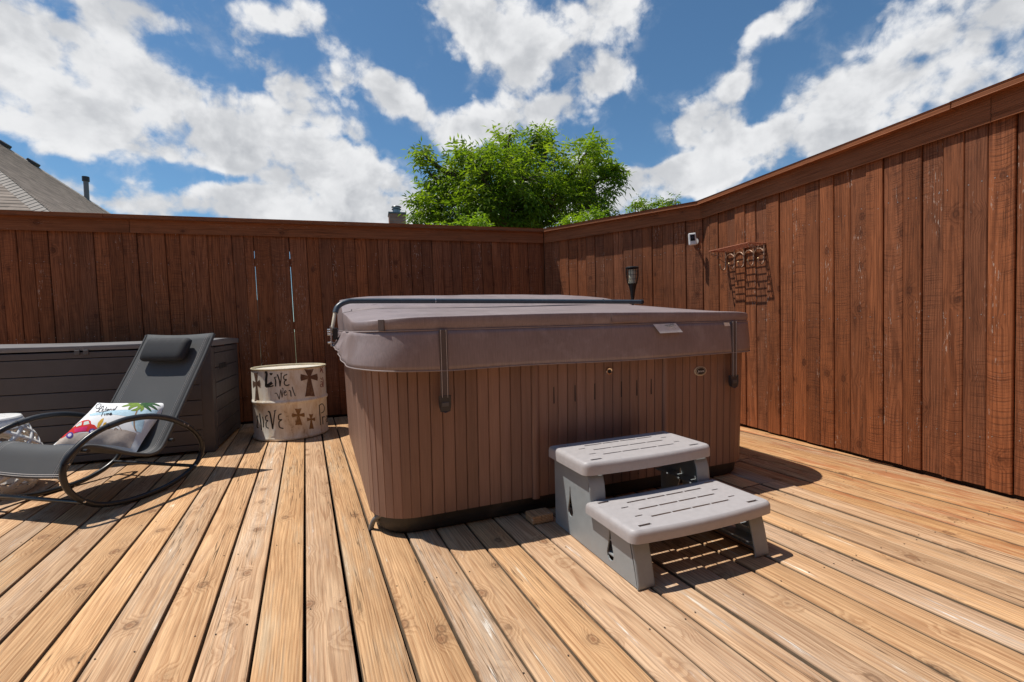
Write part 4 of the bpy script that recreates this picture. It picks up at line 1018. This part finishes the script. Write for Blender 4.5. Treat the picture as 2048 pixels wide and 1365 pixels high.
for pts, wd in (([(452, 405), (470, 420), (462, 500), (455, 582)], 26), ([(455, 575), (490, 560), (530, 535)], 36), ([(455, 585), (520, 580), (545, 570)], 16), ([(560, 470), (572, 520), (568, 585)], 15), ([(555, 478), (585, 470)], 9), ([(595, 440), (615, 510), (622, 585)], 16), ([(640, 430), (636, 500), (622, 585)], 12), ([(632, 432), (655, 428)], 9),
                ([(710, 445), (672, 465), (670, 500), (700, 510), (675, 530), (675, 565), (700, 580), (732, 570)], 13),
                ([(555, 668), (580, 670), (605, 740)], 9), ([(605, 740), (628, 625)], 9), ([(628, 625), (640, 720)], 11), ([(640, 720), (655, 618), (640, 612)], 8),
                ([(668, 668), (690, 655), (680, 640), (664, 665), (672, 695), (700, 688)], 9), ([(720, 640), (740, 650), (745, 715)], 13), ([(762, 598), (775, 650), (795, 712)], 11),
                ([(345, 925), (330, 935), (335, 985), (325, 1060), (345, 1070)], 11), ([(365, 900), (372, 1000), (382, 1100)], 14), ([(400, 940), (408, 1000), (405, 1070)], 13), ([(460, 925), (435, 945), (440, 985), (460, 990), (440, 1015), (440, 1065), (468, 1085)], 12),
                ([(465, 880), (490, 905), (515, 1095)], 18), ([(515, 1095), (535, 960), (552, 870)], 12), ([(535, 880), (565, 868)], 9), ([(625, 915), (590, 935), (592, 985), (625, 985), (592, 1015), (595, 1075), (640, 1095)], 14),
                ([(1088, 825), (1092, 950), (1095, 1070)], 13), ([(1090, 830), (1130, 812), (1158, 850), (1150, 900), (1110, 925)], 10), ([(1125, 965), (1130, 1060)], 12), ([(1128, 990), (1145, 965), (1160, 975)], 9), ([(1185, 965), (1195, 955), (1200, 1030)], 10), ([(1198, 990), (1178, 1000), (1182, 1030), (1200, 1020)], 9)):
    stroke(mb, pts, wd, dmap, .0)
mb.build('painted_lettering', dkb, drum, weld=False)
def heart(cx, cy, r):
    return [(cx + r * 1.0 * math.sin(a) ** 3, cy - r * (.81 * math.cos(a) - .31 * math.cos(2 * a) - .12 * math.cos(3 * a))) for a in np.linspace(0, 2 * math.pi, 22)[:-1]]
flat('painted_heart', dkb, heart(523, 432, 19), 0, drum, dmap)
def cross(x0, y0, x1, y1, arm):
    cx = (x0 + x1) / 2; w_ = x1 - x0; h = y1 - y0; ay = y0 + h * arm; k = w_ * .09; f = w_ * .27
    return [(cx - f, y0), (cx, y0 + h * .025), (cx + f, y0), (cx + k, ay - h * .075), (x1 - w_ * .03, ay - h * .15), (x1, ay), (x1 - w_ * .03, ay + h * .11), (cx + k, ay + h * .035), (cx + f * 1.05, y1), (cx, y1 - h * .02), (cx - f * 1.05, y1), (cx - k, ay + h * .035), (x0 + w_ * .03, ay + h * .11), (x0, ay), (x0 + w_ * .03, ay - h * .15), (cx - k, ay - h * .075)]
flat('painted_cross', dkr, cross(865, 392, 1085, 722, .32), 0, drum, dmap); flat('painted_cross', dkr, cross(292, 400, 388, 738, .42), 0, drum, dmap)
flat('painted_cross', tan_, cross(745, 860, 900, 1060, .42), 0, drum, dmap); flat('painted_cross', tan_, cross(925, 932, 1028, 1112, .38), 0, drum, dmap)
mb = MB()
for pts, wd in (([(1115, 360), (1135, 395), (1155, 365)], 10), ([(1118, 430), (1140, 400), (1160, 440)], 11), ([(1120, 405), (1158, 400)], 8), ([(1150, 490), (1158, 540), (1152, 610)], 9), ([(1120, 500), (1140, 520)], 10), ([(1118, 550), (1142, 545), (1140, 600), (1118, 605), (1120, 575), (1142, 575)], 8)):
    stroke(mb, pts, wd, dmap, 0)
mb.build('painted_lettering', redd, drum, weld=False)
mb = MB()
for k in range(7):
    a = PHI - 1.1 + k * .36; stroke(mb, [(a, .10), (a + .12, .18), (a - .03, .27)], .014, lambda x, y, o: V(y * math.cos(x), y * math.sin(x), DH - .0125 + o), .001)
mb.build('lid_strokes', tan_, lid_, weld=False)

# ------------------------------------------------------------------ lattice garden stool
M['ceramic'] = simple('white_ceramic', (.88, .86, .82), .3, var=.03, spec=.5)
stl = thing('garden_stool', 'white barrel-shaped garden stool with diamond lattice holes, beside the lounger', 'stool', (-2.42, 3.85, 0))
SH = .49
def srad(z): q = z / SH; return float(np.interp(q, [0, .1, .25, .42, .55, .7, .85, 1.0], [.235, .262, .289, .298, .291, .266, .232, .195]))
def spt(a, z, off=0): r = srad(z) + off; return V(r * math.cos(a), r * math.sin(a), z)
mb = MB(); nA = 11; nZ = 4; z0_, z1_ = .055, .425
for j in range(-1, nZ * 2):
    for i in range(nA):
        a0 = (i + (.5 if j % 2 else 0)) * 2 * math.pi / nA; da = math.pi / nA; dz = (z1_ - z0_) / (nZ * 2)
        zc = z0_ + (j + 1) * dz
        def D4(f):
            P = []
            for k in range(16):
                q = k / 16 * 4; s = int(q); u_ = q - s; c0 = [(1, 0), (0, 1), (-1, 0), (0, -1)][s]; c1 = [(0, 1), (-1, 0), (0, -1), (1, 0)][s]
                P.append(spt(a0 + da * f * (c0[0] + (c1[0] - c0[0]) * u_), min(max(zc + dz * f * (c0[1] + (c1[1] - c0[1]) * u_), z0_), z1_)))
            return P
        mb.grid([D4(1.0), D4(.66)], close_u=True)
mb.build('lattice', M['ceramic'], stl, smooth=50); l_ = stl.children[0]; md = l_.modifiers.new('t', 'SOLIDIFY'); md.thickness = .012; md.offset = -1
for (a, b_) in ((0.0, z0_ + .004), (z1_ - .004, SH - .012)):
    mb = MB(); zz = np.linspace(a, b_, 6)
    mb.lathe([(srad(z) + .0015, z) for z in zz] + [(srad(z) - .012, z) for z in reversed(zz)] + [(srad(zz[0]) + .0015, zz[0])], n=48); mb.build('band', M['ceramic'], stl, smooth=40)
mb = MB(); rt = srad(SH - .012); mb.lathe([(rt - .002, SH - .016), (rt + .002, SH - .010), (rt - .004, SH - .001), (rt - .014, SH), (.05, SH + .002)], n=48, cap1=True); mb.build('seat_top', M['ceramic'], stl, smooth=40)

# ------------------------------------------------------------------ torch behind the tub
torch = thing('garden_torch', 'black slatted garden torch light on a pole behind the hot tub', 'torch', (2.735, 4.60, 0))
M['torch'] = simple('torch_black', (.016, .016, .017), .4)
mb = MB(); mb.lathe([(.011, -.02), (.011, 1.16), (.017, 1.24), (.028, 1.33), (.043, 1.395), (.048, 1.41), (.0, 1.412)], n=20); mb.build('stem', M['torch'], torch, smooth=50)
tz0, tz1 = 1.41, 1.578
def trad(z): q = (z - tz0) / (tz1 - tz0); return .047 + .021 * math.sin(math.pi * min(q * .62 + .02, .5) / 1.0) ** 1 * 1.0 - .004 * max(q - .8, 0) * 5
for k in range(16):
    a = 2 * math.pi * k / 16; mb = MB(); mb.tube([(trad(z) * math.cos(a), trad(z) * math.sin(a), z) for z in np.linspace(tz0 - .01, tz1, 8)], .0028, 5); mb.build('slat', M['torch'], torch, smooth=60)
for z in (1.455, 1.50, 1.54):
    mb = MB(); mb.tube([(trad(z) * math.cos(a), trad(z) * math.sin(a), z) for a in np.linspace(0, 2 * math.pi, 29)[:-1]], .0022, 5, closed=True); mb.build('ring', M['torch'], torch, smooth=60)
mb = MB(); mb.lathe([(.040, tz0), (.042, tz1 - .02)], n=20, cap1=True); mb.build('diffuser', simple('cream_diffuser', (.72, .66, .48), .5), torch, smooth=50)
mb = MB(); mb.lathe([(.058, tz1 - .006), (.071, tz1 - .004), (.072, tz1 + .006), (.064, tz1 + .013), (.02, tz1 + .016)], n=28, cap1=True); mb.build('cap', simple('torch_cap', (.03, .031, .034), .3), torch, smooth=40)

# ------------------------------------------------------------------ security camera on the angled fence
sn = V(-.8245, -.5659, 0); su = V(.5659, -.8245, 0)
CP = V(2.158, 5.75, 0) + su * 1.895 + V(0, 0, 1.803)
scam = thing('security_camera', 'small white security camera fixed to the angled fence left of the iron shelf', 'camera', CP)
fx = V(-.50, -.86, 0).normalized(); rt = V(-fx.y, fx.x, 0) * -1; rt = V(0, 0, 1).cross(-fx).normalized()
FB_ = lambda c_: Matrix(((rt.x, 0, fx.x, c_.x), (rt.y, 0, fx.y, c_.y), (0, 1, 0, c_.z), (0, 0, 0, 1)))
wp = simple('camera_white', (.74, .73, .70), .4)
mb = MB(); mb.tube([sn * .0015, sn * .014], .034, 20); mb.build('wall_plate', wp, scam, smooth=40)
mb = MB(); mb.tube([sn * .012, sn * .055, sn * .075 + V(0, 0, .01)], .011, 10); mb.build('mount_arm', wp, scam, smooth=50)
hc = sn * .098 + V(0, 0, .012)
mb = MB(); mb.box((0, 0, 0), (.074, .122, .046)); o = mb.build('housing', wp, scam, bevel=.011, seg=3); o.matrix_local = FB_(hc) @ Matrix.Rotation(-.06, 4, 'Z')
mb = MB(); mb.box((0, .012, .0235), (.044, .062, .004)); f_ = mb.build('lens_panel', simple('lens_black', (.015, .016, .02), .15), o, bevel=.0015)
mb = MB(); mb.tube([(0, .014, .0250), (0, .014, .0275)], .0125, 16); mb.build('lens', simple('lens_glass', (.03, .035, .05), .08), o, smooth=40)

# ------------------------------------------------------------------ iron wall shelf with hooks
M['iron'] = simple('bronze_iron', (.36, .22, .145), .5, metal=.25, var=.3, scale=60)
M['rust'] = simple('rust_paint', (.36, .125, .065), .6, var=.25, scale=60)
SX, SY0, SY1, SZ = 3.27, 3.80, 3.315, 1.640       # wall face, left end, right end, height
shelf = thing('wall_shelf', 'wrought iron shelf with rusty wire top and curled hooks on the side fence', 'shelf', (SX, SY0, SZ))
def sp_(d, a, z): return V(-d, -a, z)              # d out from the wall, a to the right along it
SL = SY0 - SY1; SD = .19
mb = MB(); loop_ = [sp_(.004, 0, 0), sp_(SD, 0, 0), sp_(SD, SL, 0), sp_(.004, SL, 0)]
for i in range(4): mb.tube([loop_[i], loop_[(i + 1) % 4]], .0052, 6)
mb.build('top_frame', M['rust'], shelf)
for k in range(1, 8):
    mb = MB(); d = SD * k / 8; mb.tube([sp_(d, 0, .002), sp_(d, SL, .002)], .0034, 5); mb.build('wire', M['rust'], shelf)
for k in range(1, 10):
    mb = MB(); a = SL * k / 10; mb.tube([sp_(.004, a, -.002), sp_(SD, a, -.002)], .0026, 5); mb.build('wire', M['rust'], shelf)
hooks = [.012 + (SL - .024) * k / 4 for k in range(5)]
for k, a in enumerate(hooks):
    mb = MB(); mb.tube([sp_(.012, a, .0), sp_(.012, a, -.105), sp_(.014, a, -.135)], .0075, 7)
    hk = mb.build('hook_bar', M['iron'], shelf, smooth=60)
    mb = MB(); mb.tube(spline([sp_(.014, a, -.12), sp_(.018, a, -.155), sp_(.04, a, -.178), sp_(.066, a, -.165), sp_(.075, a, -.135)], 5), .0064, 7); mb.build('hook', M['iron'], hk, smooth=60)
    mb = MB(); bmesh.ops.create_uvsphere(mb.bm, u_segments=10, v_segments=7, radius=.0095, matrix=Matrix.Translation(sp_(.075, a, -.130))); mb.build('hook_knob', simple('knob_brass', (.62, .42, .22), .35, metal=.6) if 'knob_brass' not in bpy.data.materials else bpy.data.materials['knob_brass'], hk, smooth=180)
    mb = MB(); mb.tube([sp_(.012, a, -.088), sp_(.012, a, -.104)], .0095, 8); mb.build('collar', M['iron'], hk, smooth=50)
    if k < 4:
        c_ = (a + hooks[k + 1]) / 2; r_ = (hooks[k + 1] - a) / 2
        mb = MB(); mb.tube([sp_(.012, c_ + r_ * math.cos(q), -.095 + .062 * math.sin(q)) for q in np.linspace(0, math.pi, 15)], .0055, 6); mb.build('arch', M['iron'], shelf, smooth=60)
for a in (.008, SL - .008):
    mb = MB()
    mb.tube([sp_(.012, a, -.004), sp_(.012, a, -.105)], .0045, 6)
    mb.tube(spline([sp_(SD - .01, a, -.006), sp_(SD - .035, a, -.045), sp_(.10, a, -.035), sp_(.105, a, -.065), sp_(.075, a, -.075), sp_(.03, a, -.098), sp_(.012, a, -.104)], 6), .0042, 6)
    mb.tube([sp_(.06 + .024 * math.cos(q) * (1 - q / 9), a, -.04 + .024 * math.sin(q) * (1 - q / 9)) for q in np.linspace(0, 7, 26)], .0034, 5)
    mb.tube([sp_(.135 + .020 * math.cos(q) * (1 - q / 9), a, -.030 + .020 * math.sin(q) * (1 - q / 9)) for q in np.linspace(0, 7, 26)], .0034, 5)
    mb.build('scroll_bracket', M['iron'], shelf, smooth=60)

# ------------------------------------------------------------------ houses beyond the fence
def roof_mat():
    m, t, b = base_mat('asphalt_shingle'); o = t.n('ShaderNodeTexCoord').outputs['Object']; x, y, z = t.sep(o)
    row = t.m('FLOOR', t.m('DIVIDE', y, .145)); wn = t.n('ShaderNodeTexWhiteNoise', noise_dimensions='2D')
    t.put(wn.inputs['Vector'], t.comb(t.m('FLOOR', t.m('ADD', t.m('MULTIPLY', x, 3.3), t.m('MULTIPLY', t.m('FRACT', t.m('MULTIPLY', row, .377)), 1.0))), row, 0.0))
    n = t.noise(o, 3, 6, .7); f = t.m('MULTIPLY', t.lin(wn.outputs[0], 0, 1, .74, 1.22), t.lin(n, .3, .7, .88, 1.12))
    c = t.mix(1.0, (.30, .24, .195), t.comb(f, f, f), 'MULTIPLY'); t.put(b.inputs['Base Color'], c); b.inputs['Roughness'].default_value = .95; b.inputs['Specular IOR Level'].default_value = .2
    return m
M['shingle'] = roof_mat()
A0 = V(-5.34, 11.45, 2.8); B0 = V(-7.03, 31.5, 2.8); AP = V(-16.2, 21.5, 10.7); L0 = V(-30, 11.6, 2.8); LA_ = V(-24.0, 21.5, 10.7); K0 = V(-31, 31.5, 2.8)
house = thing('neighbour_house', 'house with brown shingle hip roof rising behind the back fence at far left', 'house', (-16, 21, -.55))
hm = lambda p: Vector(p) - V(-16, 21, -.55)
def slope(p0, p1, q1, q0, nrow):
    """eave p0-p1, upper edge q0-q1; stepped courses"""
    X = (p1 - p0).normalized(); N = X.cross((q0 - p0)).normalized(); N = N if N.z > 0 else -N; Y = N.cross(X)
    if Y.dot(q0 - p0) < 0: Y = -Y; 
    B = Matrix((X, Y, N)).transposed().to_4x4(); B.translation = hm(p0); Bi = Matrix((X, Y, N))
    loc = lambda p: Bi @ (p - p0)
    mb = MB()
    for k in range(nrow):
        f0, f1 = k / nrow, (k + 1) / nrow
        a, b_ = loc(p0.lerp(q0, f0)), loc(p1.lerp(q1, f0)); c_, d_ = loc(p0.lerp(q0, f1)), loc(p1.lerp(q1, f1))
        l = .009
        va = [mb.bm.verts.new(p) for p in (a, b_, b_ + V(0, 0, l), a + V(0, 0, l), d_, c_)]
        mb.bm.faces.new((va[0], va[1], va[2], va[3])); mb.bm.faces.new((va[3], va[2], va[4], va[5]))
    o = mb.build('roof_slope', M['shingle'], house, weld=False); o.matrix_local = B; return o
n_ = int((AP - A0).length / 1.6 / .145)
slope(L0, A0, AP, LA_, 84); slope(A0, B0, AP, AP, 84); slope(B0, K0, LA_, AP, 40)
cm = simple('hip_shingle', (.36, .31, .265), .95, var=.25, scale=6)
for (p, q) in ((A0, AP), (B0, AP)):
    d = (q - p); n_ = int(d.length / .15); d.normalize(); mb = MB()
    sdv = d.cross(V(0, 0, 1)).normalized(); upn = sdv.cross(d).normalized()
    for k in range(n_):
        c0 = hm(p) + d * (k * .15); c1 = c0 + d * .19
        for s in (-1, 1):
            sl_ = sdv * s * .17 - upn * .125
            mb.face([c0 + upn * .05, c0 + sl_ + upn * .05, c1 + sl_ + upn * .036, c1 + upn * .036]); mb.face([c0 + upn * .05, c0 + sl_ + upn * .05, c0 + sl_ + upn * .036, c0 + upn * .036])
    mb.build('hip_cap', cm, house, weld=False)
wallm = simple('house_brick', (.32, .19, .13), .9, var=.2, scale=8)
mb = MB(); mb.box(hm(V(-17.8, 21.5, 1.15)), (23, 19.2, 3.3)); mb.build('wall', wallm, house)
ventm = simple('roof_vent', (.03, .032, .034), .5)
for p, s in ((V(-10.45, 18.55, 6.60), .34), (V(-9.85, 18.55, 6.19), .34)):
    q = B0.lerp(AP, 0)
def on_hip(f, up): return B0.lerp(AP, f) + V(0, 0, up)
for f, sz in ((.675, .36), (.738, .38)):
    p = on_hip(f, .06); mb = MB(); mb.box(hm(p), (sz, sz * .9, .20), Matrix.Rotation(.62, 3, 'Y')); mb.build('roof_vent', ventm, house, bevel=.03)
p = on_hip(.545, 0) ; mb = MB(); mb.tube([hm(p + V(0, 0, -.3)), hm(p + V(0, 0, .85))], .095, 12); vp = mb.build('vent_pipe', simple('vent_pipe_grey', (.17, .17, .175), .6), house, smooth=40)
mb = MB(); mb.tube([hm(p + V(0, 0, .80)), hm(p + V(0, 0, 1.0))], .135, 12); mb.build('pipe_cap', ventm, vp, smooth=40)

house2 = thing('distant_house', 'house hidden by the fence with only its brick chimney and metal flue showing', 'house', (.9, 17.5, -.55))
h2 = lambda p: Vector(p) - V(.9, 17.5, -.55)
mb = MB(); mb.box(h2(V(3.0, 18, .85)), (7.6, 6, 2.7)); mb.build('wall', wallm, house2)
mb = MB(); a, b_, c_, d_, r0, r1 = [h2(V(*q)) for q in ((-1.0, 14.6, 2.2), (6.8, 14.6, 2.2), (6.8, 21.4, 2.2), (-1.0, 21.4, 2.2), (1.4, 18, 3.55), (4, 18, 3.55))]
for q in ((a, b_, r1, r0), (b_, c_, r1), (c_, d_, r0, r1), (d_, a, r0)): mb.face(q)
mb.build('roof', M['shingle'], house2)
def brick_mat():
    m, t, b = base_mat('chimney_brick'); o = t.n('ShaderNodeTexCoord').outputs['Object']; x, y, z = t.sep(o)
    br = t.n('ShaderNodeTexBrick'); t.put(br.inputs['Vector'], t.comb(t.m('ADD', x, y), z, 0.0)); br.inputs['Scale'].default_value = 1
    br.inputs['Brick Width'].default_value = .21; br.inputs['Row Height'].default_value = .075; br.inputs['Mortar Size'].default_value = .008
    br.inputs['Color1'].default_value = (.36, .16, .11, 1); br.inputs['Color2'].default_value = (.46, .25, .175, 1); br.inputs['Mortar'].default_value = (.30, .22, .18, 1)
    t.put(b.inputs['Base Color'], br.outputs[0]); b.inputs['Roughness'].default_value = .9; return m
mb = MB(); mb.box(h2(V(.945, 16.28, 3.2)), (.53, .55, 3.0)); ch = mb.build('chimney', brick_mat(), house2)
mb = MB(); mb.box(h2(V(.945, 16.28, 4.725)), (.57, .59, .05)); mb.build('chimney_cap', simple('cap_metal', (.16, .17, .175), .5, metal=.3), ch)
mb = MB(); mb.tube([h2(V(.935, 16.28, 4.7)), h2(V(.935, 16.28, 4.90))], .125, 16); fl_ = mb.build('flue', simple('flue_metal', (.30, .32, .33), .4, metal=.6), ch, smooth=40)
mb = MB(); mb.tube([h2(V(.935, 16.28, 4.885)), h2(V(.935, 16.28, 4.905))], .155, 16); mb.tube([h2(V(.935, 16.28, 4.965)), h2(V(.935, 16.28, 4.995))], [.165, .14], 16); mb.build('flue_cap', simple('flue_cap_metal', (.10, .105, .11), .4, metal=.6), ch, smooth=40)
mb = MB(); mb.tube([h2(V(.935, 16.28, 4.90)), h2(V(.935, 16.28, 4.97))], .12, 12); mb.build('flue_screen', simple('flue_screen', (.40, .41, .42), .5), ch)

# ------------------------------------------------------------------ trees
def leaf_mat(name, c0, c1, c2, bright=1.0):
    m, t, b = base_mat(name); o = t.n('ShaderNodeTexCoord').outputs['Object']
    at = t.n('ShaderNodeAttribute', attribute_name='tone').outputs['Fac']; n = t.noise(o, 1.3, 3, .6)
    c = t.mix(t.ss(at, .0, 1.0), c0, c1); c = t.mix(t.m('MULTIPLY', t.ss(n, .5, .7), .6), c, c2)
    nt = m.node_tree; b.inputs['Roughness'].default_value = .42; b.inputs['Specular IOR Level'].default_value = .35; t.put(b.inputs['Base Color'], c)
    tr = t.n('ShaderNodeBsdfTranslucent'); t.put(tr.inputs[0], t.mix(1.0, c, (1.5, 1.75, .55), 'MULTIPLY'))
    mx = t.n('ShaderNodeMixShader'); mx.inputs[0].default_value = .5; nt.links.new(b.outputs[0], mx.inputs[1]); nt.links.new(tr.outputs[0], mx.inputs[2])
    nt.links.new(mx.outputs[0], nt.nodes['Material Output'].inputs[0]); return m
barkm = simple('tree_bark', (.11, .08, .055), .95, var=.35, scale=14, bump=.6, bscale=40)
def sprays(centres, nleaf, ll, lw, rs):
    """compound leaves: each spray has a drooping rachis with paired leaflets; returns verts, faces, tones"""
    Vv, Ff, Tt = [], [], []
    for (p, d, tone) in centres:
        d = d / np.linalg.norm(d); side = np.cross(d, (0, 0, 1.0)); ns = np.linalg.norm(side)
        side = side / ns if ns > 1e-3 else np.array([1.0, 0, 0]); up = np.cross(side, d)
        L = rs.uniform(.8, 1.25) * ll * 2.1; pairs = nleaf // 2
        droop = rs.uniform(.25, .8)
        for k in range(nleaf):
            f = (k // 2 + .6) / (pairs + .5); s = -1 if k % 2 else 1
            if k == nleaf - 1: s, f = 0, 1.0
            base = p + d * (L * f) - np.array([0, 0, 1.0]) * (droop * L * f * f * .6)
            ld = d * (.45 if s else 1.0) + side * s * .9 + up * rs.uniform(-.15, .25) - np.array([0, 0, 1.0]) * rs.uniform(.15, .75); ld /= np.linalg.norm(ld)
            wdir = np.cross(ld, up + rs.normal(0, .35, 3)); wdir /= (np.linalg.norm(wdir) + 1e-9)
            nn = np.cross(wdir, ld); l_ = ll * rs.uniform(.7, 1.2); w_ = lw * rs.uniform(.75, 1.2)
            i = len(Vv)
            Vv += [base, base + ld * l_ * .42 + wdir * w_ * .5 + nn * w_ * .16, base + ld * l_ - nn * l_ * .10, base + ld * l_ * .42 - wdir * w_ * .5 + nn * w_ * .16, base + ld * l_ * .45]
            Ff += [(i, i + 1, i + 4), (i + 1, i + 2, i + 4), (i + 2, i + 3, i + 4), (i + 3, i, i + 4)]
            Tt += [tone + rs.uniform(-.25, .25)] * 5
    return Vv, Ff, Tt
def tree(name, label, base, trunk_top, lobes, nspray, mat, ll=.13, lw=.036, nleaf=7, seed=1, tr=.16, cat='tree'):
    rs = np.random.default_rng(seed); base = np.array(base, float)
    root = thing(name, label, cat, tuple(base))
    tb = MB(); tt = np.array(trunk_top, float)
    tb.tube([V(*(base * (1 - f) + tt * f - base + np.array([math.sin(f * 5) * .06, math.cos(f * 4) * .05, 0]))) for f in np.linspace(0, 1, 8)], [tr * (1 - .45 * f) for f in np.linspace(0, 1, 8)], 10)
    cents = []; vol = np.array([r[0] * r[1] * r[2] for _, r, _ in lobes]) ** .75; vol = vol / vol.sum()
    for (c, r, tn), vf in zip(lobes, vol):
        c = np.array(c, float); r = np.array(r, float)
        mid = (tt + c) / 2 + rs.normal(0, .12, 3) - np.array([0, 0, .1]); p0 = tt - np.array([0, 0, rs.uniform(0, .5)])
        tb.tube([V(*(p - base)) for p in (p0, mid, c)], [tr * .5, tr * .34, tr * .14], 7)
        nt_ = max(4, int(nspray * vf / 9)); ends = []
        for _ in range(nt_):
            q = rs.normal(0, 1, 3); q /= np.linalg.norm(q); q = q * rs.uniform(.25, 1) ** .45; e = c + q * r
            ends.append((e, q)); 
            if rs.random() < .55: tb.tube([V(*(p - base)) for p in (c - q * r * .1, c + q * r * .5 + rs.normal(0, .05, 3), e)], [tr * .09, tr * .06, tr * .03], 4, cap=False)
        for e, q in ends:
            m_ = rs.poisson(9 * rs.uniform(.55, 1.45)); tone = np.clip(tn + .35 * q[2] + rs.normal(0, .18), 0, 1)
            for _ in range(m_):
                d = q * .7 + rs.normal(0, .6, 3) + np.array([0, 0, .15]); cents.append((e - base + rs.normal(0, .085, 3) * (r.mean() / .5) ** .5, d, tone))
    tb.build('trunk', barkm, root, smooth=60, weld=False)
    Vv, Ff, Tt = sprays(cents, nleaf, ll, lw, rs)
    me = bpy.data.meshes.new('crown'); me.from_pydata([tuple(v) for v in Vv], [], Ff)
    at = me.attributes.new('tone', 'FLOAT', 'POINT'); at.data.foreach_set('value', np.clip(np.array(Tt, dtype=np.float32), 0, 1)); me.materials.append(mat)
    stuff(link('crown', me, root)); return root
def ray(px, py, Y):
    d = CM @ np.array([(px - 1024) / 952.26, (py - 682.5) / 952.26, 1.0]); d = d * (Y / d[1]); return np.array([d[0], d[1], d[2] + 1.0])
ash = leaf_mat('ash_leaf', (.080, .135, .014), (.25, .31, .030), (.33, .35, .042))
lime = leaf_mat('young_leaf', (.12, .20, .018), (.24, .32, .03), (.26, .33, .035))
TD = 10.6
lob = []
rs_ = np.random.default_rng(3)
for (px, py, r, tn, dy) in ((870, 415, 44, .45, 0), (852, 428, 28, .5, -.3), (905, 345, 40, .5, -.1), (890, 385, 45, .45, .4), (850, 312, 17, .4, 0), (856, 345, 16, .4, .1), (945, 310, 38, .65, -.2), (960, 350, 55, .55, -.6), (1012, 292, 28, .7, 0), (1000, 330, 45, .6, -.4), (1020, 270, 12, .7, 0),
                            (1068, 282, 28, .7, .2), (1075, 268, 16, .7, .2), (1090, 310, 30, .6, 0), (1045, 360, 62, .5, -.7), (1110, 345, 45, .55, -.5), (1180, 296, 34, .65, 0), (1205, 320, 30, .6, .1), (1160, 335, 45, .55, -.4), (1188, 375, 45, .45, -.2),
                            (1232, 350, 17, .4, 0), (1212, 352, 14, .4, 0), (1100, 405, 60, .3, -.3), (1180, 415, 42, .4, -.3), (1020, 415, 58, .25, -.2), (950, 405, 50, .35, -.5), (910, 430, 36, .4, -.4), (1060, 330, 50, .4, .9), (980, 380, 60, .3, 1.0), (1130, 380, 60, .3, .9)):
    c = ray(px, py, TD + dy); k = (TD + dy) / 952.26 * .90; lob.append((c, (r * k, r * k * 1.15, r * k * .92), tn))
bx = ray(1010, 470, TD + .3)
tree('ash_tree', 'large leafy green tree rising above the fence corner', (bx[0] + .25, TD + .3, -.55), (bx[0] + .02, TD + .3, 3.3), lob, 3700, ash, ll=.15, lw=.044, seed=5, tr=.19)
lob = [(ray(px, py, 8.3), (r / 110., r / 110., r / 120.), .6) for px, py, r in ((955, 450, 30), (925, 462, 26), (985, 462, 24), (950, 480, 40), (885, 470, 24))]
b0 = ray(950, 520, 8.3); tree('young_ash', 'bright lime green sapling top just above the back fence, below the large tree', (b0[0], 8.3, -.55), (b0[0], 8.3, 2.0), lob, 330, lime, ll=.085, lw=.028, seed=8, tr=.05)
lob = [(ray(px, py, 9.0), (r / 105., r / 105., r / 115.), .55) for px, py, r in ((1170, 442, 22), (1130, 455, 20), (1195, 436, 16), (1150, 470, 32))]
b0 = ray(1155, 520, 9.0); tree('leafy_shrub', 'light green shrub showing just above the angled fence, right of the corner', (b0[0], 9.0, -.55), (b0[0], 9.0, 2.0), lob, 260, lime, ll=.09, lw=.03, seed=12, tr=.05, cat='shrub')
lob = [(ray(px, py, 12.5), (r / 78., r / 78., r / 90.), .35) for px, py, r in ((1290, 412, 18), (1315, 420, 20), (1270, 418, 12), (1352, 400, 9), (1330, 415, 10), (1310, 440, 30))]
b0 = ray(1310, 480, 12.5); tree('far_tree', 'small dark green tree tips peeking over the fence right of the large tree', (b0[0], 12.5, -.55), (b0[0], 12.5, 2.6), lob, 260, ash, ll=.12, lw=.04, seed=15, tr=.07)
